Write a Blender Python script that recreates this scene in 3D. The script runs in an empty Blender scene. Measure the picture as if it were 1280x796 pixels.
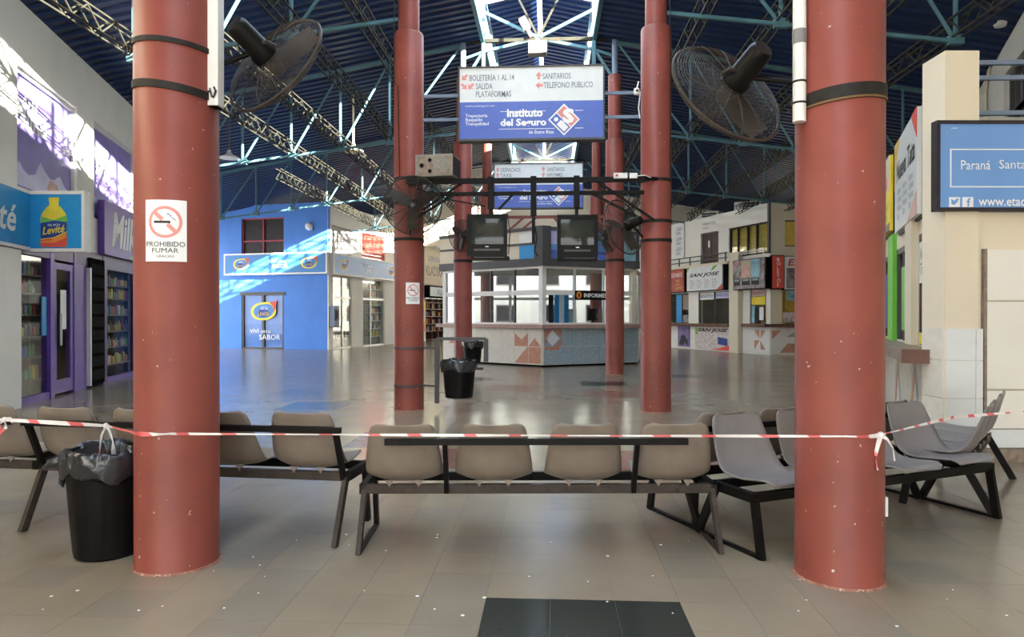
import bpy, math, random
from mathutils import Vector, Matrix, Euler
random.seed(7)
PI = math.pi
R = math.radians
scene = bpy.context.scene
col = scene.collection

# ------------------------------------------------------------------ camera, sky, sun, exposure
YAW = math.atan(47.5 / 860)
cam_d = bpy.data.cameras.new('camera')
cam_d.sensor_width = 36.0
cam_d.lens = 36.0 * 860 / 1280
cam_d.clip_end = 300
cam = bpy.data.objects.new('camera', cam_d)
col.objects.link(cam)
cam.location = (0.30, 0, 1.5)
cam.rotation_euler = (PI / 2 - R(0.2), 0, YAW)
scene.camera = cam

world = bpy.data.worlds.new('sky')
scene.world = world
world.use_nodes = True
bg = world.node_tree.nodes['Background']
bg.inputs['Color'].default_value = (0.93, 0.96, 1.0, 1)
bg.inputs['Strength'].default_value = 2.1

sun_d = bpy.data.lights.new('sun', 'SUN')
sun_d.energy = 28
sun_d.angle = R(0.5)
sun_d.color = (1.0, 0.93, 0.80)
sun = bpy.data.objects.new('sun', sun_d)
col.objects.link(sun)
sun.rotation_euler = Vector((-1, 0.80, -0.40)).to_track_quat('-Z', 'Y').to_euler()

vs = scene.view_settings
vs.view_transform = 'Standard'
vs.look = 'None'
vs.gamma = 1
vs.use_curve_mapping = False
vs.exposure = 1.85

# ------------------------------------------------------------------ materials
MATS = {}
def mat(name, c, rough=0.5, metal=0.0, var=0.08, scale=6.0, bump=0.0, spec=0.3, c2=None, thr=None, worldpos=False, c2scale=None):
    """procedural: noise-varied colour, optional second colour showing through where a noise passes thr (chips, dirt)"""
    m = bpy.data.materials.new(name); m.use_nodes = True
    nt = m.node_tree; N = nt.nodes; L = nt.links
    b = N['Principled BSDF']
    b.inputs['Roughness'].default_value = rough
    b.inputs['Metallic'].default_value = metal
    b.inputs['Specular IOR Level'].default_value = spec
    tc = N.new('ShaderNodeTexCoord')
    vec = N.new('ShaderNodeNewGeometry').outputs['Position'] if worldpos else tc.outputs['Object']
    nz = N.new('ShaderNodeTexNoise'); nz.inputs['Scale'].default_value = scale; nz.inputs['Detail'].default_value = 5
    L.new(vec, nz.inputs['Vector'])
    cr = N.new('ShaderNodeValToRGB')
    cr.color_ramp.elements[0].position = 0.3; cr.color_ramp.elements[1].position = 0.7
    cr.color_ramp.elements[0].color = tuple(max(0, x * (1 - var)) for x in c) + (1,)
    cr.color_ramp.elements[1].color = tuple(min(1, x * (1 + var)) for x in c) + (1,)
    L.new(nz.outputs['Fac'], cr.inputs['Fac'])
    out = cr.outputs['Color']
    if c2 is not None:
        n2 = N.new('ShaderNodeTexNoise'); n2.inputs['Scale'].default_value = c2scale or scale * 3.1; n2.inputs['Detail'].default_value = 6
        L.new(vec, n2.inputs['Vector'])
        r2 = N.new('ShaderNodeValToRGB')
        r2.color_ramp.elements[0].position = thr; r2.color_ramp.elements[1].position = min(1, thr + 0.03)
        L.new(n2.outputs['Fac'], r2.inputs['Fac'])
        mx = N.new('ShaderNodeMixRGB'); mx.inputs['Color2'].default_value = tuple(c2) + (1,)
        L.new(r2.outputs['Color'], mx.inputs['Fac']); L.new(out, mx.inputs['Color1'])
        out = mx.outputs['Color']
    L.new(out, b.inputs['Base Color'])
    if bump:
        bp = N.new('ShaderNodeBump'); bp.inputs['Strength'].default_value = bump; bp.inputs['Distance'].default_value = 0.01
        L.new(nz.outputs['Fac'], bp.inputs['Height']); L.new(bp.outputs['Normal'], b.inputs['Normal'])
    MATS[name] = m
    return m
def glass(name, tint=(0.9, 0.95, 0.95), refl=0.12, rough=0.02):
    m = bpy.data.materials.new(name); m.use_nodes = True
    nt = m.node_tree; N = nt.nodes; L = nt.links
    N.remove(N['Principled BSDF'])
    t = N.new('ShaderNodeBsdfTransparent'); t.inputs['Color'].default_value = tint + (1,)
    g = N.new('ShaderNodeBsdfGlossy'); g.inputs['Roughness'].default_value = rough
    fr = N.new('ShaderNodeFresnel'); fr.inputs['IOR'].default_value = 1.45
    ad = N.new('ShaderNodeMath'); ad.operation = 'MULTIPLY_ADD'; ad.inputs[1].default_value = 0.06; ad.inputs[2].default_value = refl; ad.use_clamp = True
    L.new(fr.outputs[0], ad.inputs[0])
    mx = N.new('ShaderNodeMixShader')
    L.new(ad.outputs[0], mx.inputs[0]); L.new(t.outputs[0], mx.inputs[1]); L.new(g.outputs[0], mx.inputs[2])
    L.new(mx.outputs[0], N['Material Output'].inputs['Surface'])
    MATS[name] = m
    return m
def emit(name, c, s):
    m = bpy.data.materials.new(name); m.use_nodes = True
    b = m.node_tree.nodes['Principled BSDF']
    b.inputs['Base Color'].default_value = tuple(c) + (1,)
    b.inputs['Emission Color'].default_value = tuple(c) + (1,)
    b.inputs['Emission Strength'].default_value = s
    MATS[name] = m
    return m

mat('red_paint', (0.245, 0.062, 0.047), 0.42, var=0.16, scale=2.2, bump=0.06, c2=(0.60, 0.48, 0.42), thr=0.705, c2scale=26)
mat('base_stain', (0.30, 0.14, 0.10), 0.6, var=0.3, scale=20, c2=(0.55, 0.45, 0.38), thr=0.60)
mat('menu_row', (0.03, 0.028, 0.028), 0.9, spec=0.0)
mat('shop_mid', (0.26, 0.24, 0.21), 0.8, var=0.2, spec=0.1)
mat('tile_beige', (0.28, 0.231, 0.17), 0.20, var=0.10, scale=1.3, bump=0.0, worldpos=True)
mat('tile_beige_b', (0.255, 0.216, 0.168), 0.22, var=0.12, scale=1.3, bump=0.0, worldpos=True)
mat('tile_black', (0.028, 0.033, 0.03), 0.22, var=0.25, scale=60)
mat('tile_red', (0.23, 0.11, 0.085), 0.22, var=0.1, scale=8)
mat('tile_blue', (0.12, 0.15, 0.19), 0.22, var=0.1, scale=8)
mat('grout', (0.20, 0.17, 0.135), 0.7)
mat('roof_blue', (0.008, 0.026, 0.095), 0.45, metal=0.0, var=0.2, scale=1.5)
mat('steel_cyan', (0.07, 0.165, 0.205), 0.5, var=0.15, scale=4)
mat('steel_dull', (0.032, 0.031, 0.024), 0.7, var=0.25, scale=4, spec=0.1, c2=(0.06, 0.035, 0.02), thr=0.62)
mat('steel_bluegrey', (0.17, 0.22, 0.31), 0.5, var=0.1)
mat('black_metal', (0.007, 0.006, 0.0055), 0.5, var=0.3, scale=12, spec=0.15, c2=(0.07, 0.055, 0.045), thr=0.72)
mat('brown_metal', (0.05, 0.040, 0.033), 0.5, spec=0.2, var=0.25, scale=9, c2=(0.03, 0.025, 0.02), thr=0.62)
mat('strap_black', (0.014, 0.012, 0.011), 0.6, var=0.3, scale=20)
mat('seat_taupe', (0.23, 0.19, 0.155), 0.40, var=0.12, scale=5, c2=(0.20, 0.155, 0.12), thr=0.66)
mat('seat_taupe_lit', (0.215, 0.195, 0.195), 0.38, var=0.08, scale=5)  # same taupe plastic, greyed to paint in the light on seat fronts
mat('plastic_black', (0.006, 0.0055, 0.0055), 0.42, var=0.3, scale=10, spec=0.15)
mat('bag_black', (0.025, 0.026, 0.03), 0.2, spec=0.6, var=0.3, scale=20, bump=0.5)
mat('white_plastic', (0.78, 0.77, 0.74), 0.4, var=0.04)
mat('white_wall', (0.80, 0.78, 0.72), 0.7, var=0.04, scale=1.2, bump=0.05)
mat('cream_wall', (0.74, 0.66, 0.52), 0.7, var=0.05, scale=1.2, bump=0.05)
mat('ochre_wall', (0.72, 0.55, 0.33), 0.75, var=0.05, scale=1.0)
mat('white_tile', (0.72, 0.75, 0.76), 0.18, var=0.03)
mat('blue_wall', (0.07, 0.22, 0.66), 0.55, var=0.06, scale=1.5)
mat('blue_sign', (0.045, 0.22, 0.55), 0.35, var=0.05)
mat('sky_sign', (0.03, 0.30, 0.66), 0.35, var=0.06)
mat('purple', (0.12, 0.055, 0.33), 0.4, var=0.1)
mat('purple_dark', (0.055, 0.028, 0.13), 0.4, var=0.1)
mat('lilac', (0.22, 0.17, 0.50), 0.4, var=0.15, scale=1.5)
mat('lilac_pale', (0.55, 0.55, 0.80), 0.4, var=0.12, scale=3)
mat('dark_void', (0.012, 0.011, 0.01), 0.9, var=0.2, spec=0.0)
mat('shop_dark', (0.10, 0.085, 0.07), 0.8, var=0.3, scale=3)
mat('window_dark', (0.035, 0.03, 0.034), 0.4, var=0.2, spec=0.15)
mat('window_grey', (0.22, 0.21, 0.22), 0.3, var=0.1)
mat('shutter_red', (0.50, 0.045, 0.035), 0.5, var=0.1)
mat('frame_red', (0.35, 0.05, 0.07), 0.5)
mat('frame_grey', (0.085, 0.083, 0.085), 0.5)
mat('alu', (0.62, 0.63, 0.62), 0.35, metal=0.3, var=0.04)
mat('print_white', (0.85, 0.86, 0.86), 0.45, var=0.02)
mat('print_black', (0.02, 0.02, 0.022), 0.5)
mat('print_grey', (0.20, 0.22, 0.27), 0.5)
mat('print_red', (0.72, 0.09, 0.07), 0.5)
mat('print_pink', (0.74, 0.30, 0.28), 0.5)
mat('print_yellow', (0.85, 0.68, 0.06), 0.5)
mat('print_green', (0.18, 0.50, 0.10), 0.5)
mat('print_orange', (0.80, 0.28, 0.05), 0.5)
mat('print_navy', (0.03, 0.06, 0.26), 0.5)
mat('sign_white', (0.74, 0.76, 0.77), 0.3, var=0.03)
mat('sign_periwinkle', (0.10, 0.16, 0.52), 0.3, var=0.04)
mat('sign_sky', (0.16, 0.33, 0.68), 0.3, var=0.10, scale=0.8)
mat('poster_red', (0.42, 0.07, 0.06), 0.5, var=0.25, scale=4)
mat('poster_photo', (0.30, 0.27, 0.27), 0.5, var=0.6, scale=5)
mat('poster_pink', (0.62, 0.40, 0.34), 0.5, var=0.2, scale=4)
mat('poster_aqua', (0.28, 0.52, 0.60), 0.5, var=0.25, scale=3)
mat('poster_mixed', (0.62, 0.58, 0.56), 0.5, var=0.35, scale=14, c2=(0.55, 0.12, 0.16), thr=0.60)
mat('poster_purple', (0.20, 0.16, 0.36), 0.5, var=0.35, scale=5)
mat('counter_brown', (0.14, 0.06, 0.04), 0.45, var=0.25, scale=8)
mat('counter_wood', (0.26, 0.20, 0.16), 0.5, var=0.3, scale=14)
mat('counter_rose', (0.42, 0.27, 0.23), 0.4, var=0.1)
mat('tile_cream', (0.70, 0.66, 0.58), 0.25, var=0.06, scale=9)
mat('tile_bluegrey', (0.33, 0.41, 0.46), 0.25, var=0.22, scale=30)
mat('tile_terracotta', (0.52, 0.26, 0.18), 0.3, var=0.1)
mat('tile_offwhite', (0.74, 0.73, 0.70), 0.25, var=0.04)
mat('green_paint', (0.16, 0.55, 0.06), 0.45)
mat('deep_blue', (0.03, 0.08, 0.32), 0.5)
mat('yellow_wall', (0.72, 0.52, 0.10), 0.6, var=0.1)
mat('wood_door', (0.055, 0.025, 0.03), 0.5)
mat('ac_white', (0.62, 0.60, 0.55), 0.5)
mat('speaker_beige', (0.25, 0.235, 0.205), 0.6, var=0.2, scale=25)
mat('gold', (0.70, 0.50, 0.10), 0.4)
mat('lamp_sun_cream', (0.75, 0.68, 0.45), 0.5)  # warm cream puts sunlight on one lamp and its stem into the colour
mat('concrete', (0.34, 0.33, 0.31), 0.8, var=0.1)
mat('wire_dark', (0.04, 0.031, 0.025), 0.45, var=0.2)
mat('screen', (0.03, 0.035, 0.03), 0.06, var=0.1)
mat('brass', (0.16, 0.09, 0.035), 0.5)
GOODS = []
for i, c in enumerate([(0.60, 0.09, 0.07), (0.75, 0.58, 0.10), (0.12, 0.30, 0.14), (0.70, 0.68, 0.62), (0.10, 0.17, 0.42), (0.42, 0.22, 0.10), (0.55, 0.32, 0.10), (0.28, 0.12, 0.28)]):
    GOODS.append(mat('goods_%d' % i, c, 0.4).name)
glass('glass_shop', (0.86, 0.88, 0.86), 0.02)
glass('glass_clear', (0.93, 0.95, 0.95), 0.02)
glass('glass_booth', (0.90, 0.94, 0.95), 0.10)
glass('glass_blue', (0.70, 0.82, 0.95), 0.02)

def tape_mat():
    m = bpy.data.materials.new('tape'); m.use_nodes = True
    nt = m.node_tree; N = nt.nodes; L = nt.links; b = N['Principled BSDF']; b.inputs['Roughness'].default_value = 0.35
    tc = N.new('ShaderNodeTexCoord'); wv = N.new('ShaderNodeTexWave'); wv.wave_type = 'BANDS'; wv.bands_direction = 'DIAGONAL'
    wv.inputs['Scale'].default_value = 2.3; wv.inputs['Distortion'].default_value = 3.0
    cr = N.new('ShaderNodeValToRGB'); cr.color_ramp.elements[0].position = 0.74; cr.color_ramp.elements[1].position = 0.84
    cr.color_ramp.elements[0].color = (0.80, 0.77, 0.76, 1); cr.color_ramp.elements[1].color = (0.70, 0.13, 0.14, 1)
    L.new(tc.outputs['Object'], wv.inputs['Vector']); L.new(wv.outputs['Fac'], cr.inputs['Fac']); L.new(cr.outputs['Color'], b.inputs['Base Color'])
    MATS['tape'] = m
tape_mat()

# ------------------------------------------------------------------ mesh helpers
class MB:
    def __init__(s): s.v = []; s.f = []
    def add(s, vs, fs):
        n = len(s.v); s.v += [tuple(v) for v in vs]; s.f += [tuple(i + n for i in f) for f in fs]; return s
    def box(s, x0, x1, y0, y1, z0, z1):
        vs = [(x, y, z) for z in (z0, z1) for y in (y0, y1) for x in (x0, x1)]
        return s.add(vs, [(0, 2, 3, 1), (4, 5, 7, 6), (0, 1, 5, 4), (2, 6, 7, 3), (0, 4, 6, 2), (1, 3, 7, 5)])
    def bar(s, p, q, w, h=None, up=(0, 0, 1)):
        h = h or w
        p = Vector(p); q = Vector(q); d = (q - p).normalized(); up = Vector(up)
        if abs(d.dot(up)) > 0.98: up = Vector((0, 1, 0))
        a = d.cross(up).normalized(); b = a.cross(d)
        vs = []
        for c in (p, q):
            for sa, sb in ((-1, -1), (1, -1), (1, 1), (-1, 1)):
                vs.append(c + a * sa * w / 2 + b * sb * h / 2)
        return s.add(vs, [(3, 2, 1, 0), (4, 5, 6, 7), (0, 1, 5, 4), (1, 2, 6, 5), (2, 3, 7, 6), (3, 0, 4, 7)])
    def tube(s, pts, r, n=8, closed=False, caps=True):
        pts = [Vector(p) for p in pts]; m = len(pts); rr = r if isinstance(r, (list, tuple)) else [r] * m
        vs = []; prev = None
        for i, p in enumerate(pts):
            if closed: d = pts[(i + 1) % m] - pts[i - 1]
            else: d = pts[min(i + 1, m - 1)] - pts[max(i - 1, 0)]
            d.normalize()
            if prev is None:
                u = Vector((0, 0, 1)) if abs(d.z) < 0.9 else Vector((1, 0, 0))
                a = d.cross(u).normalized()
            else:
                a = (prev - d * prev.dot(d)).normalized()
            prev = a; b = d.cross(a)
            for k in range(n):
                t = 2 * PI * k / n
                vs.append(p + (a * math.cos(t) + b * math.sin(t)) * rr[i])
        fs = []
        for i in range(m if closed else m - 1):
            j = (i + 1) % m
            for k in range(n):
                l = (k + 1) % n
                fs.append((i * n + k, i * n + l, j * n + l, j * n + k))
        if caps and not closed:
            fs.append(tuple(range(n - 1, -1, -1))); fs.append(tuple((m - 1) * n + k for k in range(n)))
        return s.add(vs, fs)
    def lathe(s, prof, n=32, c=(0, 0, 0), fn=None):
        vs = []; m = len(prof)
        for i, (r, z) in enumerate(prof):
            for k in range(n):
                t = 2 * PI * k / n
                rr, zz = (r, z) if fn is None else fn(r, z, t, i)
                vs.append((c[0] + rr * math.cos(t), c[1] + rr * math.sin(t), c[2] + zz))
        fs = []
        for i in range(m - 1):
            for k in range(n):
                l = (k + 1) % n
                fs.append((i * n + k, i * n + l, (i + 1) * n + l, (i + 1) * n + k))
        if prof[0][0] > 1e-6: fs.append(tuple(range(n - 1, -1, -1)))
        if prof[-1][0] > 1e-6: fs.append(tuple((m - 1) * n + k for k in range(n)))
        return s.add(vs, fs)
    def prism(s, pts, y0, y1):
        """outline in local x,z extruded from y0 (front) to y1"""
        n = len(pts)
        ar = sum(pts[i][0] * pts[(i + 1) % n][1] - pts[(i + 1) % n][0] * pts[i][1] for i in range(n))
        if ar < 0: pts = pts[::-1]
        vs = [(x, y0, z) for x, z in pts] + [(x, y1, z) for x, z in pts]
        return s.add(vs, [tuple(range(n)), tuple(range(2 * n - 1, n - 1, -1))] + [((i + 1) % n, i, n + i, n + (i + 1) % n) for i in range(n)])
    def plan(s, pts, z0, z1):
        """outline in x,y extruded in z"""
        n = len(pts)
        ar = sum(pts[i][0] * pts[(i + 1) % n][1] - pts[(i + 1) % n][0] * pts[i][1] for i in range(n))
        if ar < 0: pts = pts[::-1]
        vs = [(x, y, z0) for x, y in pts] + [(x, y, z1) for x, y in pts]
        return s.add(vs, [tuple(range(n - 1, -1, -1)), tuple(range(n, 2 * n))] + [(i, (i + 1) % n, n + (i + 1) % n, n + i) for i in range(n)])
    def mesh(s, name, m, smooth=False):
        me = bpy.data.meshes.new(name); me.from_pydata(s.v, [], s.f); me.materials.append(MATS[m])
        if smooth:
            me.polygons.foreach_set('use_smooth', [True] * len(me.polygons))
            try: me.set_sharp_from_angle(angle=R(40))
            except Exception: pass
        me.update(); return me
    def build(s, name, m, parent=None, loc=None, rotz=0, smooth=False, bevel=0):
        o = bpy.data.objects.new(name, s.mesh(name, m, smooth)); col.objects.link(o); o.parent = parent
        if loc is not None: o.location = loc
        o.rotation_euler.z = rotz
        if bevel:
            b = o.modifiers.new('bevel', 'BEVEL'); b.width = bevel; b.segments = 2; b.limit_method = 'ANGLE'
        return o

def tag(o, label=None, cat=None, group=None, kind=None):
    if label: o['label'] = label
    if cat: o['category'] = cat
    if group: o['group'] = group
    if kind: o['kind'] = kind
    return o
def root(name, label=None, cat=None, loc=(0, 0, 0), rotz=0, group=None, kind=None):
    o = bpy.data.objects.new(name, None); col.objects.link(o); o.location = loc; o.rotation_euler.z = rotz
    o.empty_display_size = 0.2
    return tag(o, label, cat, group, kind)
def copy_tree(o, parent=None):
    c = o.copy(); col.objects.link(c); c.parent = parent
    for ch in list(o.children): copy_tree(ch, c)
    return c
def box(name, m, parent, x0, x1, y0, y1, z0, z1, bevel=0):
    return MB().box(x0, x1, y0, y1, z0, z1).build(name, m, parent, bevel=bevel)
def prism(name, m, parent, pts, y0, y1):
    return MB().prism(pts, y0, y1).build(name, m, parent)
TEXTS = []
def text(s, m, parent, x0, x1, z0, z1, y, shear=0.0, bold=0.0, name='lettering', keep=False, skew=0.0):
    """lettering fitted into the local rectangle x0..x1, z0..z1, standing 3 mm proud of y (y is the face)"""
    c = bpy.data.curves.new(name, 'FONT'); c.body = s; c.size = 1; c.shear = shear; c.offset = bold; c.resolution_u = 2
    c.align_x = 'LEFT'; c.space_line = 0.9
    o = bpy.data.objects.new('tmp_text', c); col.objects.link(o)
    TEXTS.append((o, s, m, parent, x0, x1, z0, z1, y, name, skew))
def flush_texts():
    bpy.context.view_layer.update()
    dg = bpy.context.evaluated_depsgraph_get()
    for o, s, m, parent, x0, x1, z0, z1, y, name, skew in TEXTS:
        me = bpy.data.meshes.new_from_object(o.evaluated_get(dg))
        xs = [v.co.x for v in me.vertices]; ys = [v.co.y for v in me.vertices]
        if not xs: continue
        ax, bx, ay, by = min(xs), max(xs), min(ys), max(ys)
        vs = []
        for v in me.vertices:
            X = x0 + (v.co.x - ax) / (bx - ax) * (x1 - x0); Z = z0 + (v.co.y - ay) / (by - ay) * (z1 - z0) + skew * (X - x0)
            vs.append((X, y - 0.004, Z))
        n = len(vs)
        fs = [tuple(p.vertices) for p in me.polygons]
        nm = bpy.data.meshes.new(name); nm.from_pydata(vs, [], fs); nm.materials.append(MATS[m]); nm.update()
        no = bpy.data.objects.new(name, nm); col.objects.link(no); no.parent = parent
        bpy.data.meshes.remove(me)
    for t in TEXTS:
        cu = t[0].data; bpy.data.objects.remove(t[0]); bpy.data.curves.remove(cu)

def wall(name, m, loc, rotz, u0, u1, h, holes=(), t=0.25, kind='structure', z0=0.0, parent=None):
    """a wall slab, front face on local y=0, with rectangular openings (u0,u1,z0,z1)"""
    us = sorted({u0, u1} | {a for hl in holes for a in hl[:2]}); zs = sorted({z0, h} | {a for hl in holes for a in hl[2:]})
    us = [u for u in us if u0 <= u <= u1]; zs = [z for z in zs if z0 <= z <= h]
    b = MB()
    for i in range(len(us) - 1):
        run = None
        for j in range(len(zs) - 1):
            cu = (us[i] + us[i + 1]) / 2; cz = (zs[j] + zs[j + 1]) / 2
            hole = any(a < cu < bb and c < cz < d for a, bb, c, d in holes)
            if not hole:
                if run is None: run = zs[j]
            if hole or j == len(zs) - 2:
                if run is not None:
                    e = zs[j] if hole else zs[j + 1]
                    b.box(us[i], us[i + 1], 0, t, run, e)
                run = None
    o = b.build(name, m, parent, loc, rotz)
    if parent is None: o['kind'] = kind
    return o
def ell(cx, cz, a, b, n=24, t0=0, t1=2 * PI):
    return [(cx + a * math.cos(t0 + (t1 - t0) * i / n), cz + b * math.sin(t0 + (t1 - t0) * i / n)) for i in range(n)]
def ring(name, m, parent, cx, cz, a, b, w, y0, y1, n=28, t0=0, t1=2 * PI):
    mb = MB(); vs = []; fs = []
    full = abs(t1 - t0 - 2 * PI) < 1e-6
    cnt = n if full else n + 1
    for i in range(cnt):
        t = t0 + (t1 - t0) * i / n; c, s_ = math.cos(t), math.sin(t)
        for (aa, bb) in ((a, b), (a - w, b - w)):
            for y in (y0, y1): vs.append((cx + aa * c, y, cz + bb * s_))
    for i in range(n):
        j = (i + 1) % cnt
        A, B = i * 4, j * 4
        fs += [(A, A + 2, B + 2, B), (A + 1, B + 1, B + 3, A + 3), (A, B, B + 1, A + 1), (A + 2, A + 3, B + 3, B + 2)]
    mb.add(vs, fs)
    return mb.build(name, m, parent)

# ------------------------------------------------------------------ layout constants
ROWS = [4.08 + 6.9 * k for k in range(6)]
CX = 1.97
def roof_z(x): return 8.6 - 0.18 * (abs(x) - 2)
def chord_z(x): return 6.05 - 0.12 * (abs(x) - 3.9)
FM = ((-8.84, 12.16, 0), R(106.03))      # left shop facade
FB = ((-15.5, 31.43, 0), R(-11.68))      # blue shop front
FS = ((-9.6, 30.21, 0), R(76.92))        # its white side
ES = ((6.43, 32.29, 0), R(-67.45))       # far right ticket offices
E2 = ((8.71, 26.8, 0), R(3.2))
FT = ((6.42, 13.16, 0), R(-109.64))      # near right ticket counters
FF = ((4.34, 7.33, 0), R(3.4))           # right pillar wall facing the camera

# ------------------------------------------------------------------ ground and tiled floor
g = MB().box(-90, 90, -80, 140, -0.4, -0.03).build('ground', 'concrete'); g['kind'] = 'structure'
T0 = 0.34; FX0, FX1, FY0, FY1 = -48, 48, -40, 132
PATCH = {(0, 0): 'tile_black', (-2, 5): 'tile_blue', (2, 5): 'tile_blue', (-1, 4): 'tile_red', (1, 4): 'tile_red',
         (-5, 10): 'tile_blue', (1, 10): 'tile_red', (1, 12): 'tile_black', (2, 11): 'tile_red', (3, 12): 'tile_red', (4, 13): 'tile_red',
         (-4, 13): 'tile_red', (-3, 12): 'tile_red', (-7, 18): 'tile_blue', (-9, 20): 'tile_blue', (-6, 17): 'tile_blue', (-5, 16): 'tile_red', (-2, 13): 'tile_black',
         (-1, 11): 'tile_red', (5, 14): 'tile_red', (3, 14): 'tile_black', (-3, 15): 'tile_black', (-4, 8): 'tile_blue'}
floor = MB().box(FX0 * T0 - 0.04, FX1 * T0 - 0.04, 3.65 + FY0 * T0, 3.65 + FY1 * T0, -0.06, -0.004).build('floor', 'grout'); floor['kind'] = 'structure'
tile_names = ['tile_beige', 'tile_beige_b', 'tile_black', 'tile_red', 'tile_blue']
tmesh = {}
for nme in tile_names:
    tmesh[nme] = MB().box(-T0 / 2 + 0.0008, T0 / 2 - 0.0008, -T0 / 2 + 0.0008, T0 / 2 - 0.0008, -0.02, 0).mesh('tile', nme)
cells = []
cy, sy = math.cos(YAW), math.sin(YAW)
for i in range(FX0, FX1):
    for j in range(FY0, FY1):
        x = -0.04 + (i + 0.5) * T0; y = 3.65 + (j + 0.5) * T0
        a = x - 0.30; z = -a * sy + y * cy; xr = a * cy + y * sy
        vis = z > 3.05 and abs(xr) < 0.744 * z + 0.2
        m = PATCH.get((i // 3, j // 3 + 1))
        if m is None: m = 'tile_beige' if random.random() < 0.8 else 'tile_beige_b'
        cells.append((z if vis else 1e6, x, y, m))
cells.sort(key=lambda c: c[0])
for k, (z, x, y, m) in enumerate(cells[:300]):
    o = bpy.data.objects.new('tile', tmesh[m]); col.objects.link(o); o.parent = floor
    o.location = (x, y, random.uniform(-0.0006, 0.0)); o.rotation_euler = (random.uniform(-1, 1) * 0.0012, random.uniform(-1, 1) * 0.0012, 0)
mb = MB(); mi = []
for (z, x, y, m) in cells[300:]:
    hh = T0 / 2 - 0.0008; dz = random.uniform(-0.0006, 0); k = tile_names.index(m)
    s1 = random.uniform(-1, 1) * 0.0003; s2 = random.uniform(-1, 1) * 0.0003
    vs = [(x - hh, y - hh, dz - s1 - s2), (x + hh, y - hh, dz + s1 - s2), (x + hh, y + hh, dz + s1 + s2), (x - hh, y + hh, dz - s1 + s2)]
    mb.add(vs + [(a, b, -0.01) for a, b, c in vs], [(0, 1, 2, 3), (0, 4, 5, 1), (1, 5, 6, 2), (2, 6, 7, 3), (3, 7, 4, 0)]); mi += [k] * 5
st = mb.build('tile_field', 'tile_beige', floor)
for nme in tile_names[1:]: st.data.materials.append(MATS[nme])
st.data.polygons.foreach_set('material_index', mi)
st['kind'] = 'stuff'

# ------------------------------------------------------------------ roof: two corrugated slopes, a raised glazed monitor along the ridge
def corrugated(zf, x0, x1, y0, y1, per=0.30, amp=0.045, nx=1):
    b = MB(); n = int(round((y1 - y0) / per)); ys = []
    for i in range(n):
        a = y0 + i * per
        ys += [(a, 0), (a + 0.36 * per, 0), (a + 0.5 * per, amp), (a + 0.86 * per, amp)]
    ys.append((y1, 0))
    vs = []
    for y, dz in ys: vs += [(x0, y, zf(x0) + dz), (x1, y, zf(x1) + dz)]
    k = len(ys)
    fs = [(2 * i, 2 * i + 1, 2 * i + 3, 2 * i + 2) for i in range(k - 1)]
    # upper skin
    o = len(vs); vs += [(x, y, z + 0.02) for x, y, z in vs]
    fs += [tuple(o + v for v in f[::-1]) for f in fs]
    return b.add(vs, fs)
YB, YF = -14.0, 38.6
ceil = root('ceiling', kind='structure')
corrugated(roof_z, -1.45, -18.5, YB, YF).build('corrugated_roof_sheet', 'roof_blue', ceil)
corrugated(roof_z, 1.45, 18.5, YB, YF).build('corrugated_roof_sheet', 'roof_blue', ceil)
mon = lambda x: 10.38 - 0.22 * abs(x)
corrugated(mon, -0.07, -1.51, 18.9, YF).build('monitor_roof_sheet', 'roof_blue', ceil)
corrugated(mon, 0.07, 1.51, 18.9, YF).build('monitor_roof_sheet', 'roof_blue', ceil)
MB().box(-0.07, 0.07, 18.9, YF, 10.39, 10.40).build('ridge_skylight', 'glass_clear', ceil)
for s in (-1, 1):
    k = 0
    y = YB
    while y < YF - 0.1:
        y2 = min(y + 2.3, YF)
        MB().box(min(s * 1.45, s * 1.46), max(s * 1.45, s * 1.46), y + 0.04, y2 - 0.04, 8.76, 9.92).build('clerestory_pane', 'glass_clear', ceil)
        MB().box(s * 1.455 - 0.03, s * 1.455 + 0.03, y - 0.03, y + 0.03, 8.7, 10.0).build('clerestory_mullion', 'white_plastic', ceil)
        if y2 < 19.0:
            vs = [(s * 0.03, y + 0.04, mon(0.03)), (s * 1.5, y + 0.04, mon(1.5)), (s * 1.5, y2 - 0.04, mon(1.5)), (s * 0.03, y2 - 0.04, mon(0.03))]
            MB().add(vs, [(0, 1, 2, 3)]).build('roof_pane', 'glass_blue', ceil)
            MB().bar((0, y, mon(0)), (s * 1.5, y, mon(1.5)), 0.06, 0.06).build('glazing_bar', 'steel_cyan', ceil)
        y = y2
    MB().box(s * 1.455 - 0.04, s * 1.455 + 0.04, YB, YF, 9.90, 9.99).build('clerestory_head', 'steel_cyan', ceil)
    MB().box(s * 1.455 - 0.05, s * 1.455 + 0.05, YB, YF, 8.62, 8.76).build('clerestory_sill', 'steel_cyan', ceil)
# low flat canopy over the passage, lengthened unseen to shade the outside building
MB().box(-18.5, 18.5, YF, 57.0, 6.75, 6.95).build('canopy_shade_slab', 'white_wall', ceil)

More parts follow.
